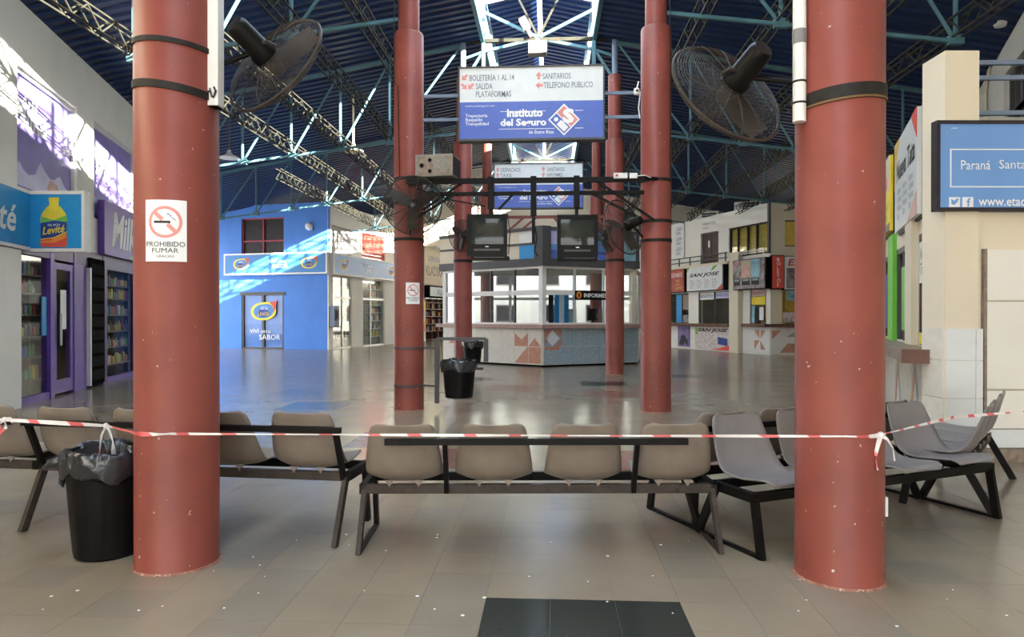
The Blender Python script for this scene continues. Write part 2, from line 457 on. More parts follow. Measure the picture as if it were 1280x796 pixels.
# gable wall closing the big roof above the passage, cut to the roof slope
gp = [(-18.5, roof_z(18.5))] + [(-1.45, roof_z(1.45)), (-1.45, 9.6), (-1.2, 9.75), (-1.2, 8.45)] + [(1.2, 8.45), (1.2, 9.75), (1.45, 9.6), (1.45, roof_z(1.45))] + [(18.5, roof_z(18.5)), (18.5, 5.2), (-18.5, 5.2)]
b = MB()
for pl in ([(-18.5, roof_z(18.5)), (-1.3, roof_z(1.45)), (-1.3, 5.45), (-18.5, 5.45)], [(-1.3, 8.35), (1.3, 8.35), (1.3, 5.45), (-1.3, 5.45)], [(18.5, roof_z(18.5)), (1.3, roof_z(1.45)), (1.3, 5.45), (18.5, 5.45)]):
    b.prism(pl, 38.45, 38.7)
gw = b.build('wall_far_gable', 'cream_wall'); gw['kind'] = 'structure'
# arched blue soffit hanging in the gable opening
arc = []
for i in range(25):
    t = PI * i / 24
    arc.append((1.25 * math.cos(t), 9.75 - 0.95 * math.sin(t)))
b = MB()
inner = [(x, z) for x, z in arc]
b.prism(inner + [(-1.25, 9.95), (1.25, 9.95)], 38.0, 38.2)
ar = b.build('wall_arched_soffit', 'sign_sky'); ar['kind'] = 'structure'

# ------------------------------------------------------------------ red columns
ords = ['nearest', 'second', 'third', 'fourth']
marks = {(-1, 0): 'with a large no-smoking notice, beside the black bin', (1, 0): 'tied with tape, by the greyed seats',
         (-1, 1): 'with a small no-smoking notice and a hanging bin', (1, 1): 'holding the right end of the television rack',
         (-1, 2): 'behind the left television', (1, 2): 'in front of the information booth',
         (-1, 3): 'far behind the booth, left one', (1, 3): 'far behind the booth, right one'}
COLS = {}
for k in range(4):
    for s in (-1, 1):
        c = root('red_column', '%s red painted round column on the %s, %s' % (ords[k], 'left' if s < 0 else 'right', marks[(s, k)]), 'column', (s * CX, ROWS[k], 0), 0, 'red columns in two rows')
        COLS[(s, k)] = c
        MB().lathe([(0.245, 0.0), (0.2375, 0.02), (0.2375, 6.0), (0.225, 6.03), (0.17, 6.03)], 48).build('shaft', 'red_paint', c, smooth=True)
        MB().lathe([(0.17, 6.02), (0.17, 7.7), (0.08, 7.72)], 32).build('upper_shaft', 'red_paint', c, smooth=True)
        MB().lathe([(0.075, 7.6), (0.075, 8.75)], 16).build('steel_post', 'steel_bluegrey', c, smooth=True)
        MB().lathe([(0.252, 0.0), (0.25, 0.006), (0.243, 0.012)], 48).build('base_ring', 'base_stain', c, smooth=True)
def strap(c, z, h=0.045, tilt=0.0, m='strap_black', r=0.2415):
    b = MB(); n = 40; vs = []
    for i in range(n):
        t = 2 * PI * i / n
        for rr, dz in ((r - 0.006, -h / 2), (r + 0.004, -h / 2), (r + 0.004, h / 2), (r - 0.006, h / 2)):
            vs.append((rr * math.cos(t), rr * math.sin(t), z + dz + tilt * math.cos(t)))
    fs = []
    for i in range(n):
        A, B = i * 4, ((i + 1) % n) * 4
        for q in range(4): fs.append((A + q, A + (q + 1) % 4, B + (q + 1) % 4, B + q))
    b.add(vs, fs)
    return b.build('strap', m, c, smooth=True)
strap(COLS[(-1, 0)], 3.10, 0.03, -0.02); strap(COLS[(-1, 0)], 2.84, 0.045, -0.03)
strap(COLS[(1, 0)], 2.73, 0.085, 0.02); strap(COLS[(1, 0)], 2.695, 0.012, 0.02, 'brass', 0.2432)
for s in (-1, 1):
    for z in (3.68, 3.30, 2.72) if s < 0 else (3.62, 2.98, 2.68): strap(COLS[(s, 1)], z, 0.05, 0.0)
    for z in (2.93,): strap(COLS[(s, 2)], z, 0.07, 0.0)
strap(COLS[(-1, 1)], 0.99, 0.035, 0, 'frame_grey'); strap(COLS[(-1, 1)], 0.39, 0.035, 0, 'frame_grey')
# buckle knots of the straps
for (s, z) in ((-1, 2.83), (-1, 3.10), (1, 2.72)):
    b = MB()
    a = R(-12) if s < 0 and z < 3 else R(195)
    if s > 0: a = R(175)
    px, py = 0.26 * math.cos(a), 0.26 * math.sin(a)
    for i in range(5):
        t = i * 1.3
        b.tube([(px * 0.93, py, z), (px + 0.02 * math.cos(t), py + 0.02 * math.sin(t), z + 0.03 * math.sin(t * 2)), (px + 0.03 * math.cos(t + 1), py - 0.03, z + 0.035 * math.cos(t))], 0.006, 5)
    b.build('strap_knot', 'wire_dark', COLS[(s, 0)])

# ------------------------------------------------------------------ roof trusses (one half truss each side of each column row)
NODES = [3.9, 5.22, 6.54, 7.86, 9.18, 10.5, 11.82]
rown = ['nearest', 'second', 'third', 'fourth', 'fifth', 'sixth']
for k, y in enumerate(ROWS[:5]):
    for s in (-1, 1):
        if k <= 1: end = 6.62
        elif k == 2: end = 10.3
        elif k == 3: end = 13.0 if s < 0 else 13.0
        elif k == 4: end = 9.0 if s < 0 else 6.4
        else: end = 7.4 if s < 0 else 12
        t = root('roof_truss', '%s cyan steel half truss under the roof on the %s side' % (rown[k], 'left' if s < 0 else 'right'), 'truss', (s * CX, y, 0), 0, 'roof trusses')
        X = lambda v: s * v - s * CX
        MB().bar((X(2.1), 0, chord_z(2)), (X(end), 0, chord_z(end)), 0.055).build('bottom_chord', 'steel_cyan', t)
        MB().bar((X(2.0), 0, roof_z(2) - 0.06), (X(end), 0, roof_z(end) - 0.06), 0.08).build('top_chord', 'steel_cyan', t)
        prev = 2.05
        for n in NODES:
            if n > end: break
            MB().tube([(X(n), 0, chord_z(n)), (X(n), 0, roof_z(n) - 0.08)], 0.035, 8).build('vertical', 'steel_cyan', t)
            MB().tube([(X(n), 0, chord_z(n)), (X(prev), 0, roof_z(prev) - 0.08)], 0.03, 8).build('diagonal', 'steel_cyan', t)
            MB().box(X(n) - 0.11, X(n) + 0.11, -0.045, 0.045, chord_z(n) - 0.05, chord_z(n) + 0.09).build('gusset', 'steel_cyan', t)
            prev = n
# lantern truss between the two posts of each row
for k, y in enumerate(ROWS[:5]):
    t = root('lantern_truss', '%s cyan crossed truss under the raised ridge' % rown[k], 'truss', (0, y, 8.7), 0, 'ridge trusses')
    MB().bar((-2.0, 0, -0.04), (2.0, 0, -0.04), 0.09).build('tie_beam', 'steel_dull', t)
    for s in (-1, 1):
        MB().bar((0, 0, 0.02), (s * 1.43, 0, 0.72), 0.07).build('upper_brace', 'steel_cyan', t)
        MB().bar((0, 0, 0.0), (s * 1.43, 0, -0.32), 0.07).build('lower_brace', 'steel_cyan', t)
        MB().bar((0, 0, 0.02), (s * 0.55, 0, 1.1), 0.05).build('ridge_brace', 'steel_dull', t)
        MB().bar((s * 1.43, 0, -0.9), (s * 1.43, 0, 1.0), 0.09).build('lantern_post', 'steel_cyan', t)
        MB().bar((s * 1.43, 0, -0.3), (s * 1.95, 0, -1.1), 0.06).build('knee_brace', 'steel_cyan', t)
        MB().bar((s * 1.43, 0, -0.32), (s * 2.0, 0, -0.52), 0.06).build('side_tie', 'steel_cyan', t)
# lattice beams along the hall, resting on the truss nodes
for s in (-1, 1):
    for idx, n in enumerate([2.75] + NODES[:6]):
        if s < 0 and n > 8.5: continue
        ya = 4.3
        if s < 0 and n > 7.3: ya = 20.3
        if s > 0 and n > 7.3: ya = max(13.51 + (n - 9.24) / 0.386 + 0.7, 17.6)
        yb = 38.3
        if s < 0 and n > 5.9: yb = min(38.3, 30.21 + (9.6 - n) * 4.30 - 0.6)
        if s < 0 and n > 9.5: yb = 29.8
        if s > 0:
            if n > 8.8: yb = 26.5
            elif n > 6.4: yb = 26.8 + (8.71 - n) * 2.4 - 0.5
        z = chord_z(n) + 0.04
        t = root('lattice_beam', 'long lattice roof beam on the %s, %s from the ridge' % ('left' if s < 0 else 'right', ['first', 'second', 'third', 'fourth', 'fifth', 'sixth', 'seventh'][idx]), 'roof beam', (s * n, ya, z), 0, 'lattice roof beams')
        L_ = yb - ya
        for dx in (-0.07, 0.07):
            for dz in (0, 0.30):
                MB().box(dx - 0.014, dx + 0.014, 0, L_, dz, dz + 0.028).build('rail', 'steel_dull', t)
        b = MB(); q = 0.0; up = 0
        while q + 0.32 < L_:
            for dx in (-0.07, 0.07):
                b.bar((dx, q, 0.02 + 0.28 * up), (dx, q + 0.32, 0.02 + 0.28 * (1 - up)), 0.018)
            q += 0.32; up = 1 - up
        lc = b.build('lacing', 'steel_dull', t); lc['kind'] = 'stuff'

# ------------------------------------------------------------------ left shop with the purple front
SHOP_GOODS = {}
GCOL = dict(zip(GOODS, ('red', 'yellow', 'green', 'white', 'blue', 'brown', 'orange', 'purple')))
def goods_row(parent_frame, u0, u1, y, z, kind, label, group, cat, step=0.16, hgt=(0.16, 0.24), rnd=None):
    """countable goods on a shelf: each one an object of its own; frame = (loc, rotz)"""
    (lx, ly, lz), rz = parent_frame
    c, s = math.cos(rz), math.sin(rz)
    u = u0
    rr = rnd or random
    while u < u1:
        m = rr.choice(GOODS); h = round(rr.choice((hgt[0], (hgt[0] + hgt[1]) / 2, hgt[1])), 2)
        key = (kind, m, h)
        if key not in SHOP_GOODS:
            if kind == 'bottle':
                me = MB().lathe([(0.036, 0), (0.04, 0.01), (0.04, h * 0.62), (0.014, h * 0.80), (0.014, h * 0.94), (0.017, h * 0.95), (0.017, h)], 10).mesh('bottle', m, True)
            else:
                b = MB().box(-0.055, 0.055, -0.03, 0.03, 0, h * 0.92)
                b.box(-0.045, 0.045, -0.02, 0.02, h * 0.92, h)
                me = b.mesh('packet', m)
            SHOP_GOODS[key] = me
        o = bpy.data.objects.new(kind, SHOP_GOODS[key]); col.objects.link(o)
        o.location = (lx + u * c - y * s, ly + u * s + y * c, z); o.rotation_euler.z = rz
        tag(o, label.replace('small ', 'small %s ' % GCOL[m]).replace('tiny ', 'tiny %s ' % GCOL[m]), cat, group)
        u += step * rr.uniform(0.85, 1.3)

def script_milka(par, x0, x1, z0, z1, y, skew=0.0):
    text('Milka', 'print_white', par, x0, x1, z0, z1, y, shear=0.25, bold=0.03, skew=skew)

fm_holes = [(-1.32, 1.20, 3.60, 5.66), (2.11, 4.95, 3.60, 5.68), (-1.43, 5.2, 0.0, 2.82)]
wl = wall('wall_left_shop', 'white_wall', FM[0], FM[1], -8.0, 7.5, 6.75, fm_holes)
# upper windows: recessed panes carrying lilac posters
for i, (a, b_) in enumerate(((-1.32, 1.20), (2.11, 4.95))):
    w = root('window_%d' % (i + 1), kind='structure', loc=FM[0], rotz=FM[1])
    box('poster', 'lilac', w, a, b_, 0.10, 0.13, 3.6, 5.66)
    for (q, r_) in ((a, a + 0.05), (b_ - 0.05, b_)): box('window_frame', 'alu', w, q, r_, 0.06, 0.12, 3.6, 5.66)
    box('window_frame', 'alu', w, a, b_, 0.06, 0.12, 5.58, 5.66)
    L_ = b_ - a
    script_milka(w, a + 0.06, a + 0.06 + L_ * 0.52, 4.72, 5.28, 0.10)
    pts = [(0.0, 0.0), (0.0, 0.22), (0.10, 0.42), (0.16, 0.30), (0.24, 0.24), (0.34, 0.30), (0.44, 0.58), (0.50, 0.46), (0.60, 0.34), (0.68, 0.36), (0.78, 0.48), (0.88, 0.30), (1.0, 0.20), (1.0, 0.0)]
    prism('mountain_print', 'lilac_pale', w, [(a + 0.06 + p * (L_ - 0.12), 3.72 + q * 0.95) for p, q in pts], 0.096, 0.10)
    prism('cow_print', 'poster_pink', w, [(a + L_ * 0.55, 3.85), (a + L_ * 0.60, 4.04), (a + L_ * 0.72, 3.98), (a + L_ * 0.78, 3.78), (a + L_ * 0.6, 3.72)], 0.093, 0.096)
# shop front
sf = root('door_1', kind='structure', loc=FM[0], rotz=FM[1])
for (q, r_, m) in ((-1.43, -1.23, 'purple'), (-0.10, 0.06, 'purple'), (0.98, 1.08, 'purple'), (2.58, 2.84, 'purple_dark'), (5.0, 5.2, 'purple')):
    box('door_post', m, sf, q, r_, -0.02, 0.14, 0, 2.82)
box('purple_panel', 'purple', sf, 1.08, 1.66, 0.0, 0.10, 0, 2.55)
box('head_rail', 'purple_dark', sf, -1.43, 5.2, -0.01, 0.14, 2.55, 2.85)
for (q, r_) in ((-1.23, -0.10), (2.84, 5.0)):
    box('sill', 'purple', sf, q, r_, 0.0, 0.12, 0, 0.12)
    box('shop_pane', 'glass_shop', sf, q, r_, 0.05, 0.06, 0.12, 2.55)
dl = box('door_leaf', 'purple', sf, 0.06, 0.20, 0.0, 0.06, 0.05, 2.5)
box('door_leaf', 'purple', sf, 0.84, 0.98, 0.0, 0.06, 0.05, 2.5)
box('door_leaf_rail', 'purple', sf, 0.20, 0.84, 0.0, 0.06, 0.05, 0.30)
box('door_leaf_rail', 'purple', sf, 0.20, 0.84, 0.0, 0.06, 2.38, 2.5)
box('door_pane', 'glass_shop', sf, 0.20, 0.84, 0.02, 0.03, 0.30, 2.38)
box('door_handle', 'alu', sf, 0.24, 0.27, -0.07, -0.04, 0.95, 1.55)
box('notice', 'print_white', sf, 0.42, 0.68, 0.012, 0.02, 1.25, 2.0)
box('notice', 'sky_sign', sf, -0.32, -0.14, 0.03, 0.05, 1.15, 1.85)
# dark menu panel
mp = root('menu_board', 'tall black menu board with grey rows in the purple shopfront', 'board', FM[0], FM[1])
box('board', 'dark_void', mp, 1.72, 2.55, -0.06, -0.01, 0.05, 2.72)
box('edge', 'alu', mp, 1.66, 1.72, -0.08, 0.0, 0.05, 2.5)
for i in range(9): box('row', 'menu_row', mp, 1.78, 2.5, -0.066, -0.06, 0.15 + i * 0.28, 0.36 + i * 0.28)
# inside of the shop: back wall, side walls, shelves
ins = root('wall_left_shop_interior', kind='structure', loc=FM[0], rotz=FM[1])
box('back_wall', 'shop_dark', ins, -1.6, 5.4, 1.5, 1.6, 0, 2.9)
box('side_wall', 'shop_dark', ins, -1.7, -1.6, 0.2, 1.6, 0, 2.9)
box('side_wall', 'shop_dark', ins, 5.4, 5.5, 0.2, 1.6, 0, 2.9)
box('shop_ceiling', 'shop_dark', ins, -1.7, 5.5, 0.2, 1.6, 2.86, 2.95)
for i, (a, b_) in enumerate(((-1.2, -0.12), (2.86, 4.98))):
    sh = root('shelf_unit', ['wooden shelf unit behind the left purple framed pane', 'wooden shelf unit behind the right purple framed pane'][i], 'shelf', FM[0], FM[1], 'shelves in the purple shop')
    for z in (0.35, 0.75, 1.12, 1.5, 1.88, 2.2):
        box('shelf_board', 'counter_wood', sh, a, b_, 0.12, 0.45, z, z + 0.03)
    for x in (a, b_ - 0.03): box('shelf_side', 'counter_wood', sh, x, x + 0.03, 0.30, 0.47, 0, 2.5)
    for j, z in enumerate((0.38, 0.78, 1.15, 1.53, 1.91, 2.23)):
        kind = 'bottle' if (i == 1 and j in (1, 2)) or (i == 0 and j == 4) else 'packet'
        lab = {0: 'left', 1: 'right'}[i]
        goods_row(FM, a + 0.1, b_ - 0.06, 0.20, z, kind, 'small %s on shelf %d up behind the %s purple framed pane' % (kind, j + 1, lab), 'goods in the purple shop', kind, step=0.15)
# purple sign board over the right pane
ms = root('shop_sign', 'dark purple shop sign with white script lettering and a green corner', 'sign', FM[0], FM[1])
box('board', 'purple', ms, 2.30, 5.4, -0.14, -0.01, 2.85, 4.02)
script_milka(ms, 2.75, 4.85, 3.05, 3.85, -0.14)
prism('green_corner', 'print_green', ms, [(3.9, 2.87), (4.6, 3.05), (5.4, 3.12), (5.4, 2.87)], -0.146, -0.14)
# blade sign with a bottle, facing the camera, and its panel along the wall
bs = root('bottle_sign', 'white framed light box with a yellow bottle on blue, jutting from the purple shop', 'sign', (-8.55, 11.23, 0), R(3.3))
def lightbox(par, x0, x1, z0, z1, d, panel='sky_sign', frame='white_plastic', fw=0.055):
    box('panel', panel, par, x0 + fw, x1 - fw, -d + 0.012, -0.02, z0 + fw, z1 - fw)
    for a in ((x0, x1, z0, z0 + fw), (x0, x1, z1 - fw, z1), (x0, x0 + fw, z0 + fw, z1 - fw), (x1 - fw, x1, z0 + fw, z1 - fw)):
        box('frame', frame, par, a[0], a[1], -d, 0, a[2], a[3])
lightbox(bs, 0, 1.05, 2.58, 3.60, 0.16)
bx = 0.53
sil = [(-0.21, 0), (-0.22, 0.10), (-0.21, 0.36), (-0.225, 0.45), (-0.20, 0.56), (-0.12, 0.66), (-0.075, 0.70), (-0.075, 0.76), (-0.085, 0.77), (-0.085, 0.83)]
full = [(bx + x, 2.66 + z) for x, z in sil] + [(bx - x, 2.66 + z) for x, z in sil[::-1]]
prism('bottle_print', 'print_yellow', bs, full, -0.156, -0.148)
prism('bottle_band', 'print_green', bs, [(bx - 0.223, 2.66 + 0.43), (bx - 0.20, 2.66 + 0.51), (bx, 2.66 + 0.45), (bx + 0.21, 2.66 + 0.53), (bx + 0.222, 2.66 + 0.43), (bx + 0.212, 2.66 + 0.34), (bx - 0.213, 2.66 + 0.34)], -0.160, -0.156)
prism('bottle_label', 'print_navy', bs, [(bx - 0.213, 2.66 + 0.14), (bx - 0.215, 2.66 + 0.40), (bx, 2.66 + 0.44), (bx + 0.218, 2.66 + 0.42), (bx + 0.213, 2.66 + 0.26), (bx, 2.66 + 0.16)], -0.164, -0.160)
prism('bottle_base', 'print_red', bs, [(bx - 0.21, 2.66), (bx - 0.22, 2.66 + 0.12), (bx, 2.66 + 0.14), (bx + 0.218, 2.66 + 0.24), (bx + 0.22, 2.66 + 0.10), (bx + 0.21, 2.66)], -0.164, -0.156)
prism('bottle_stripe', 'print_orange', bs, [(bx - 0.218, 2.66 + 0.10), (bx - 0.05, 2.66 + 0.11), (bx + 0.218, 2.66 + 0.23), (bx + 0.217, 2.66 + 0.16), (bx, 2.66 + 0.07), (bx - 0.215, 2.66 + 0.07)], -0.168, -0.164)
text('Levité', 'print_yellow', bs, bx - 0.18, bx + 0.19, 2.66 + 0.20, 2.66 + 0.33, -0.164, shear=0.2, bold=0.02, skew=0.12)
text('Villa del Sur', 'print_white', bs, bx - 0.10, bx + 0.12, 2.66 + 0.345, 2.66 + 0.385, -0.164, skew=0.05)
bp = root('side_light_box', 'blue light box fixed flat on the left wall beside the bottle sign', 'sign', FM[0], FM[1])
lightbox(bp, -3.6, -1.04, 2.60, 3.60, 0.12)
text('Levité', 'print_white', bp, -3.3, -1.62, 2.85, 3.3, -0.11, shear=0.2, bold=0.02)
# white pier below
pr = box('trim_1', 'white_wall', None, -3.2, -1.43, -0.10, 0.0, 0, 2.58); pr.location = FM[0]; pr.rotation_euler.z = FM[1]; pr['kind'] = 'structure'
# end return of the left building
wr = wall('wall_left_return', 'white_wall', (-8.84 - 7.5 * 0.2763 - 8 * 0.96, 12.16 + 7.5 * 0.961 - 8 * 0.276, 0), R(16.03), 0, 8, 6.75)
wall('wall_left_outer_light_stop', 'white_wall', (-18.4, 5, 0), R(90), 0, 12.5, 5.6)  # unseen side wall added to stop light leaking in below the roof edge
wall('wall_left_far_light_stop', 'white_wall', (-18.4, 32, 0), R(90), 0, 6.5, 5.6)  # unseen, added against light leaks beside the far bay
wall('wall_left_rear_light_stop', 'cream_wall', (-7.2, -14, 0), R(90), 0, 18.4, 7.6)  # unseen wall added behind the camera to cut light from the left
wall('wall_rear_light_baffle', 'cream_wall', (8.2, -13.9, 0), R(180), 0, 15.4, 9.2, z0=3.6)  # unseen fascia added to narrow the rear opening and dim its light
wall('wall_right_outer_sun_stop', 'white_wall', (18.4, 58, 0), R(-90), 0, 51, 6.7)  # unseen wall added against light leaks and low sun under the canopy
wall('wall_right_rear_sun_stop', 'cream_wall', (8.2, 7.6, 0), R(-90), 0, 21.5, 7.35)  # unseen wall added to block low sun from behind right

# ------------------------------------------------------------------ blue shop
def leaf_logo(par, cx, cz, a, y, word='Levité'):
    """leaf shaped ring, yellow to red, with a blue heart"""
    def leaf(k, dx=0.0):
        p = []
        for i in range(28):
            t = 2 * PI * i / 28
            x = math.cos(t); z = 0.62 * math.sin(t)
            if x > 0 and z > 0: x, z = x * (1 + 0.18 * z), z * (1 + 0.35 * x)
            if x < 0 and z < 0: x, z = x * (1 - 0.06 * z), z * (1 - 0.15 * x)
            p.append((cx + a * k * x + dx, cz + a * k * z))
        return p
    prism('logo_ring', 'print_yellow', par, leaf(1.0), y - 0.004, y)
    prism('logo_ring_red', 'print_red', par, [(cx + a * 0.5, cz + a * 0.60), (cx + a * 1.08, cz + a * 0.76), (cx + a * 0.95, cz + a * 0.15), (cx + a * 0.8, cz - a * 0.15), (cx + a * 0.78, cz + a * 0.3)], y - 0.006, y - 0.004)
    prism('logo_heart', 'blue_sign', par, leaf(0.78), y - 0.008, y - 0.006)
    prism('logo_band', 'print_navy', par, ell(cx, cz - a * 0.14, a * 0.52, a * 0.28), y - 0.010, y - 0.008)
    text(word, 'gold', par, cx - a * 0.46, cx + a * 0.46, cz - a * 0.32, cz + 0.04 * a, y - 0.010, shear=0.2)
    text('del Sur', 'print_white', par, cx - a * 0.2, cx + a * 0.4, cz + a * 0.12, cz + a * 0.38, y - 0.008)

wall('wall_blue_front', 'blue_wall', FB[0], FB[1], -3.2, 6.03, 6.6, [(1.58, 3.80, 4.36, 6.0), (1.58, 3.80, 0, 2.56)])
w = root('window_3', kind='structure', loc=FB[0], rotz=FB[1])
box('pane', 'window_dark', w, 1.58, 3.80, 0.14, 0.17, 4.36, 6.0)
for a in ((1.58, 1.64, 4.36, 6.0), (3.74, 3.80, 4.36, 6.0), (2.66, 2.72, 4.36, 6.0), (1.58, 3.8, 4.92, 4.98), (1.58, 3.8, 5.95, 6.0)):
    box('window_bar', 'frame_red', w, a[0], a[1], 0.06, 0.14, a[2], a[3])
d = root('door_2', kind='structure', loc=FB[0], rotz=FB[1])
box('door_backing', 'blue_wall', d, 1.66, 3.72, 0.12, 0.14, 0.06, 2.46)
box('glass_pane', 'glass_clear', d, 1.66, 2.66, 0.07, 0.08, 0.06, 2.46); box('glass_pane', 'glass_clear', d, 2.74, 3.72, 0.07, 0.08, 0.06, 2.46)
for a in ((1.58, 1.67), (2.64, 2.76), (3.71, 3.80)): box('door_stile', 'frame_grey', d, a[0], a[1], 0.02, 0.12, 0, 2.56)
box('door_rail', 'frame_grey', d, 1.52, 3.88, -0.03, 0.12, 2.46, 2.60); box('door_rail', 'frame_grey', d, 1.58, 3.8, 0.02, 0.12, 0, 0.07)
leaf_logo(d, 2.72, 1.72, 0.66, 0.02)
text('VIVÍ otro', 'print_white', d, 2.0, 3.1, 0.72, 0.95, 0.02); text('SABOR', 'print_white', d, 2.5, 3.6, 0.42, 0.66, 0.02)
fs_ = root('blue_shop_sign', 'long blue light box with two leaf logos on the blue front wall', 'sign', FB[0], FB[1])
lightbox(fs_, 0.85, 6.16, 3.38, 4.36, 0.30, 'blue_sign', 'white_plastic', 0.07)
leaf_logo(fs_, 1.75, 3.87, 0.40, -0.288); leaf_logo(fs_, 5.25, 3.87, 0.40, -0.288)
text('VIVÍ otro', 'print_white', fs_, 3.2, 4.1, 3.9, 4.08, -0.288); text('SABOR', 'print_white', fs_, 3.4, 4.2, 3.66, 3.84, -0.288)
la = root('bulkhead_lamp', 'round white lamp on the upper blue wall', 'lamp', (FB[0][0] + 5.11 * math.cos(FB[1]), FB[0][1] + 5.11 * math.sin(FB[1]), 5.53), FB[1])
MB().lathe([(0.0, 0), (0.12, 0.03), (0.17, 0.10), (0.18, 0.16), (0.18, 0.2)], 20).build('lamp_globe', 'white_plastic', la, smooth=True).rotation_euler.x = -PI / 2
la.children[0].location.y = -0.2
MB().tube([(0.17, -0.02, 0.05), (0.22, -0.02, -0.22)], 0.015, 6).build('bracket', 'frame_grey', la)
# white side of the blue shop
side_holes = [(0.30, 2.2, 4.22, 5.62), (3.1, 5.62, 4.25, 5.6), (0.42, 2.12, 0, 3.28), (3.2, 5.5, 0, 3.32), (10.9, 13.95, 0, 2.6)]
wall('wall_blue_side', 'white_wall', FS[0], FS[1], 0, 15.5, 6.6, side_holes)
w = root('window_4', kind='structure', loc=FS[0], rotz=FS[1])
box('pane', 'window_grey', w, 0.30, 2.2, 0.10, 0.13, 4.22, 5.62)
w = root('window_5', kind='structure', loc=FS[0], rotz=FS[1])
for i in range(8): box('shutter_slat', 'shutter_red', w, 3.1, 5.62, 0.08, 0.12, 4.25 + i * 0.17, 4.25 + i * 0.17 + 0.155)
f2 = root('blue_side_sign', 'blue light box with slogan along the white side of the corner shop', 'sign', FS[0], FS[1])
lightbox(f2, 0.02, 6.5, 3.36, 4.33, 0.28, 'blue_sign', 'white_plastic', 0.07)
leaf_logo(f2, 0.95, 3.85, 0.36, -0.268); leaf_logo(f2, 5.8, 3.85, 0.36, -0.268)
text('VIVÍ otro', 'print_white', f2, 2.7, 3.7, 3.88, 4.1, -0.268); text('SABOR', 'print_white', f2, 3.0, 3.95, 3.6, 3.82, -0.268)
box('wall_blue_trim', 'white_wall', None, -0.02, 0.30, -0.05, 0.0, 0, 3.38).matrix_world = Matrix.Translation(FS[0]) @ Matrix.Rotation(FS[1], 4, 'Z')
bpy.data.objects['wall_blue_trim']['kind'] = 'structure'
ins = root('wall_blue_interior', kind='structure', loc=FS[0], rotz=FS[1])
box('back_wall', 'shop_mid', ins, 0.2, 6.0, 0.5, 0.6, 0, 3.4); box('side_wall', 'shop_mid', ins, 0.25, 0.35, 0.25, 1.4, 0, 3.4); box('side_wall', 'shop_mid', ins, 5.9, 6.0, 0.25, 1.4, 0, 3.4)
box('shop_ceiling', 'shop_mid', ins, 0.2, 6.0, 0.25, 1.5, 3.34, 3.42)
for i, (a, b_, st_) in enumerate(((0.42, 2.12, 1.28), (3.2, 5.5, 4.02))):
    dd = root('door_%d' % (3 + i), kind='structure', loc=FS[0], rotz=FS[1])
    for x in (a, st_, b_ - 0.07): box('mullion', 'alu', dd, x, x + 0.07, 0.03, 0.10, 0, 3.28)
    box('transom', 'alu', dd, a, b_, 0.03, 0.10, 2.30, 2.40); box('threshold', 'alu', dd, a, b_, 0.03, 0.10, 0, 0.07)
    box('shop_pane', 'glass_shop', dd, a + 0.07, b_ - 0.07, 0.06, 0.07, 0.07, 3.28)
    sh = root('display_shelf', ['white display shelf behind the left glass of the corner shop', 'white display shelf behind the right glass of the corner shop'][i], 'shelf', FS[0], FS[1], 'shelves in the corner shop')
    ra, rb = (a + 0.07, 2.9) if i == 0 else (st_ + 0.07, b_ - 0.08)
    for j, z in enumerate((0.45, 0.85, 1.25, 1.65, 2.05, 2.45, 2.85)):
        box('shelf_board', 'alu', sh, ra, rb, 0.10, 0.40, z, z + 0.025)
        goods_row(FS, ra + 0.1, rb - 0.04, 0.18, z + 0.025, 'bottle' if j in (1, 4, 6) else 'packet', 'tiny %s on shelf %d up in the %s bay of the corner shop' % ('bottle' if j in (1, 4, 6) else 'packet', j + 1, 'left' if i == 0 else 'right'), 'goods in the corner shop', 'bottle' if j in (1, 4, 6) else 'packet', step=0.19, hgt=(0.2, 0.32))
tb = root('shop_tube_lamp', 'lit tube lamp under the ceiling of the corner shop', 'lamp', (FS[0][0] + 3.9 * math.cos(FS[1]) - 0.3 * math.sin(FS[1]), FS[0][1] + 3.9 * math.sin(FS[1]) + 0.3 * math.cos(FS[1]), 3.22), FS[1])
emit('tube_light', (1.0, 0.97, 0.85), 4)
MB().tube([(-0.6, 0, 0), (1.0, 0, 0)], 0.03, 8).build('tube', 'tube_light', tb); box('holder', 'white_plastic', tb, -0.65, 1.05, -0.05, 0.05, 0.03, 0.10)
# pay phone on the corner post
ph = root('pay_phone', 'blue grey pay phone hood on the corner post of the blue shop', 'phone', FS[0], FS[1])
b = MB(); b.box(0.02, 0.42, -0.32, -0.29, 1.05, 1.95); b.box(0.02, 0.06, -0.29, -0.05, 1.05, 1.95); b.box(0.38, 0.42, -0.29, -0.05, 1.05, 1.95)
ph_h = b.build('hood', 'steel_bluegrey', ph); box('phone_body', 'frame_grey', ph, 0.10, 0.34, -0.38, -0.32, 1.3, 1.8); box('handset', 'plastic_black', ph, 0.12, 0.17, -0.42, -0.38, 1.4, 1.72)
box('shelf', 'frame_grey', ph, 0.0, 0.44, -0.42, -0.05, 1.0, 1.05)
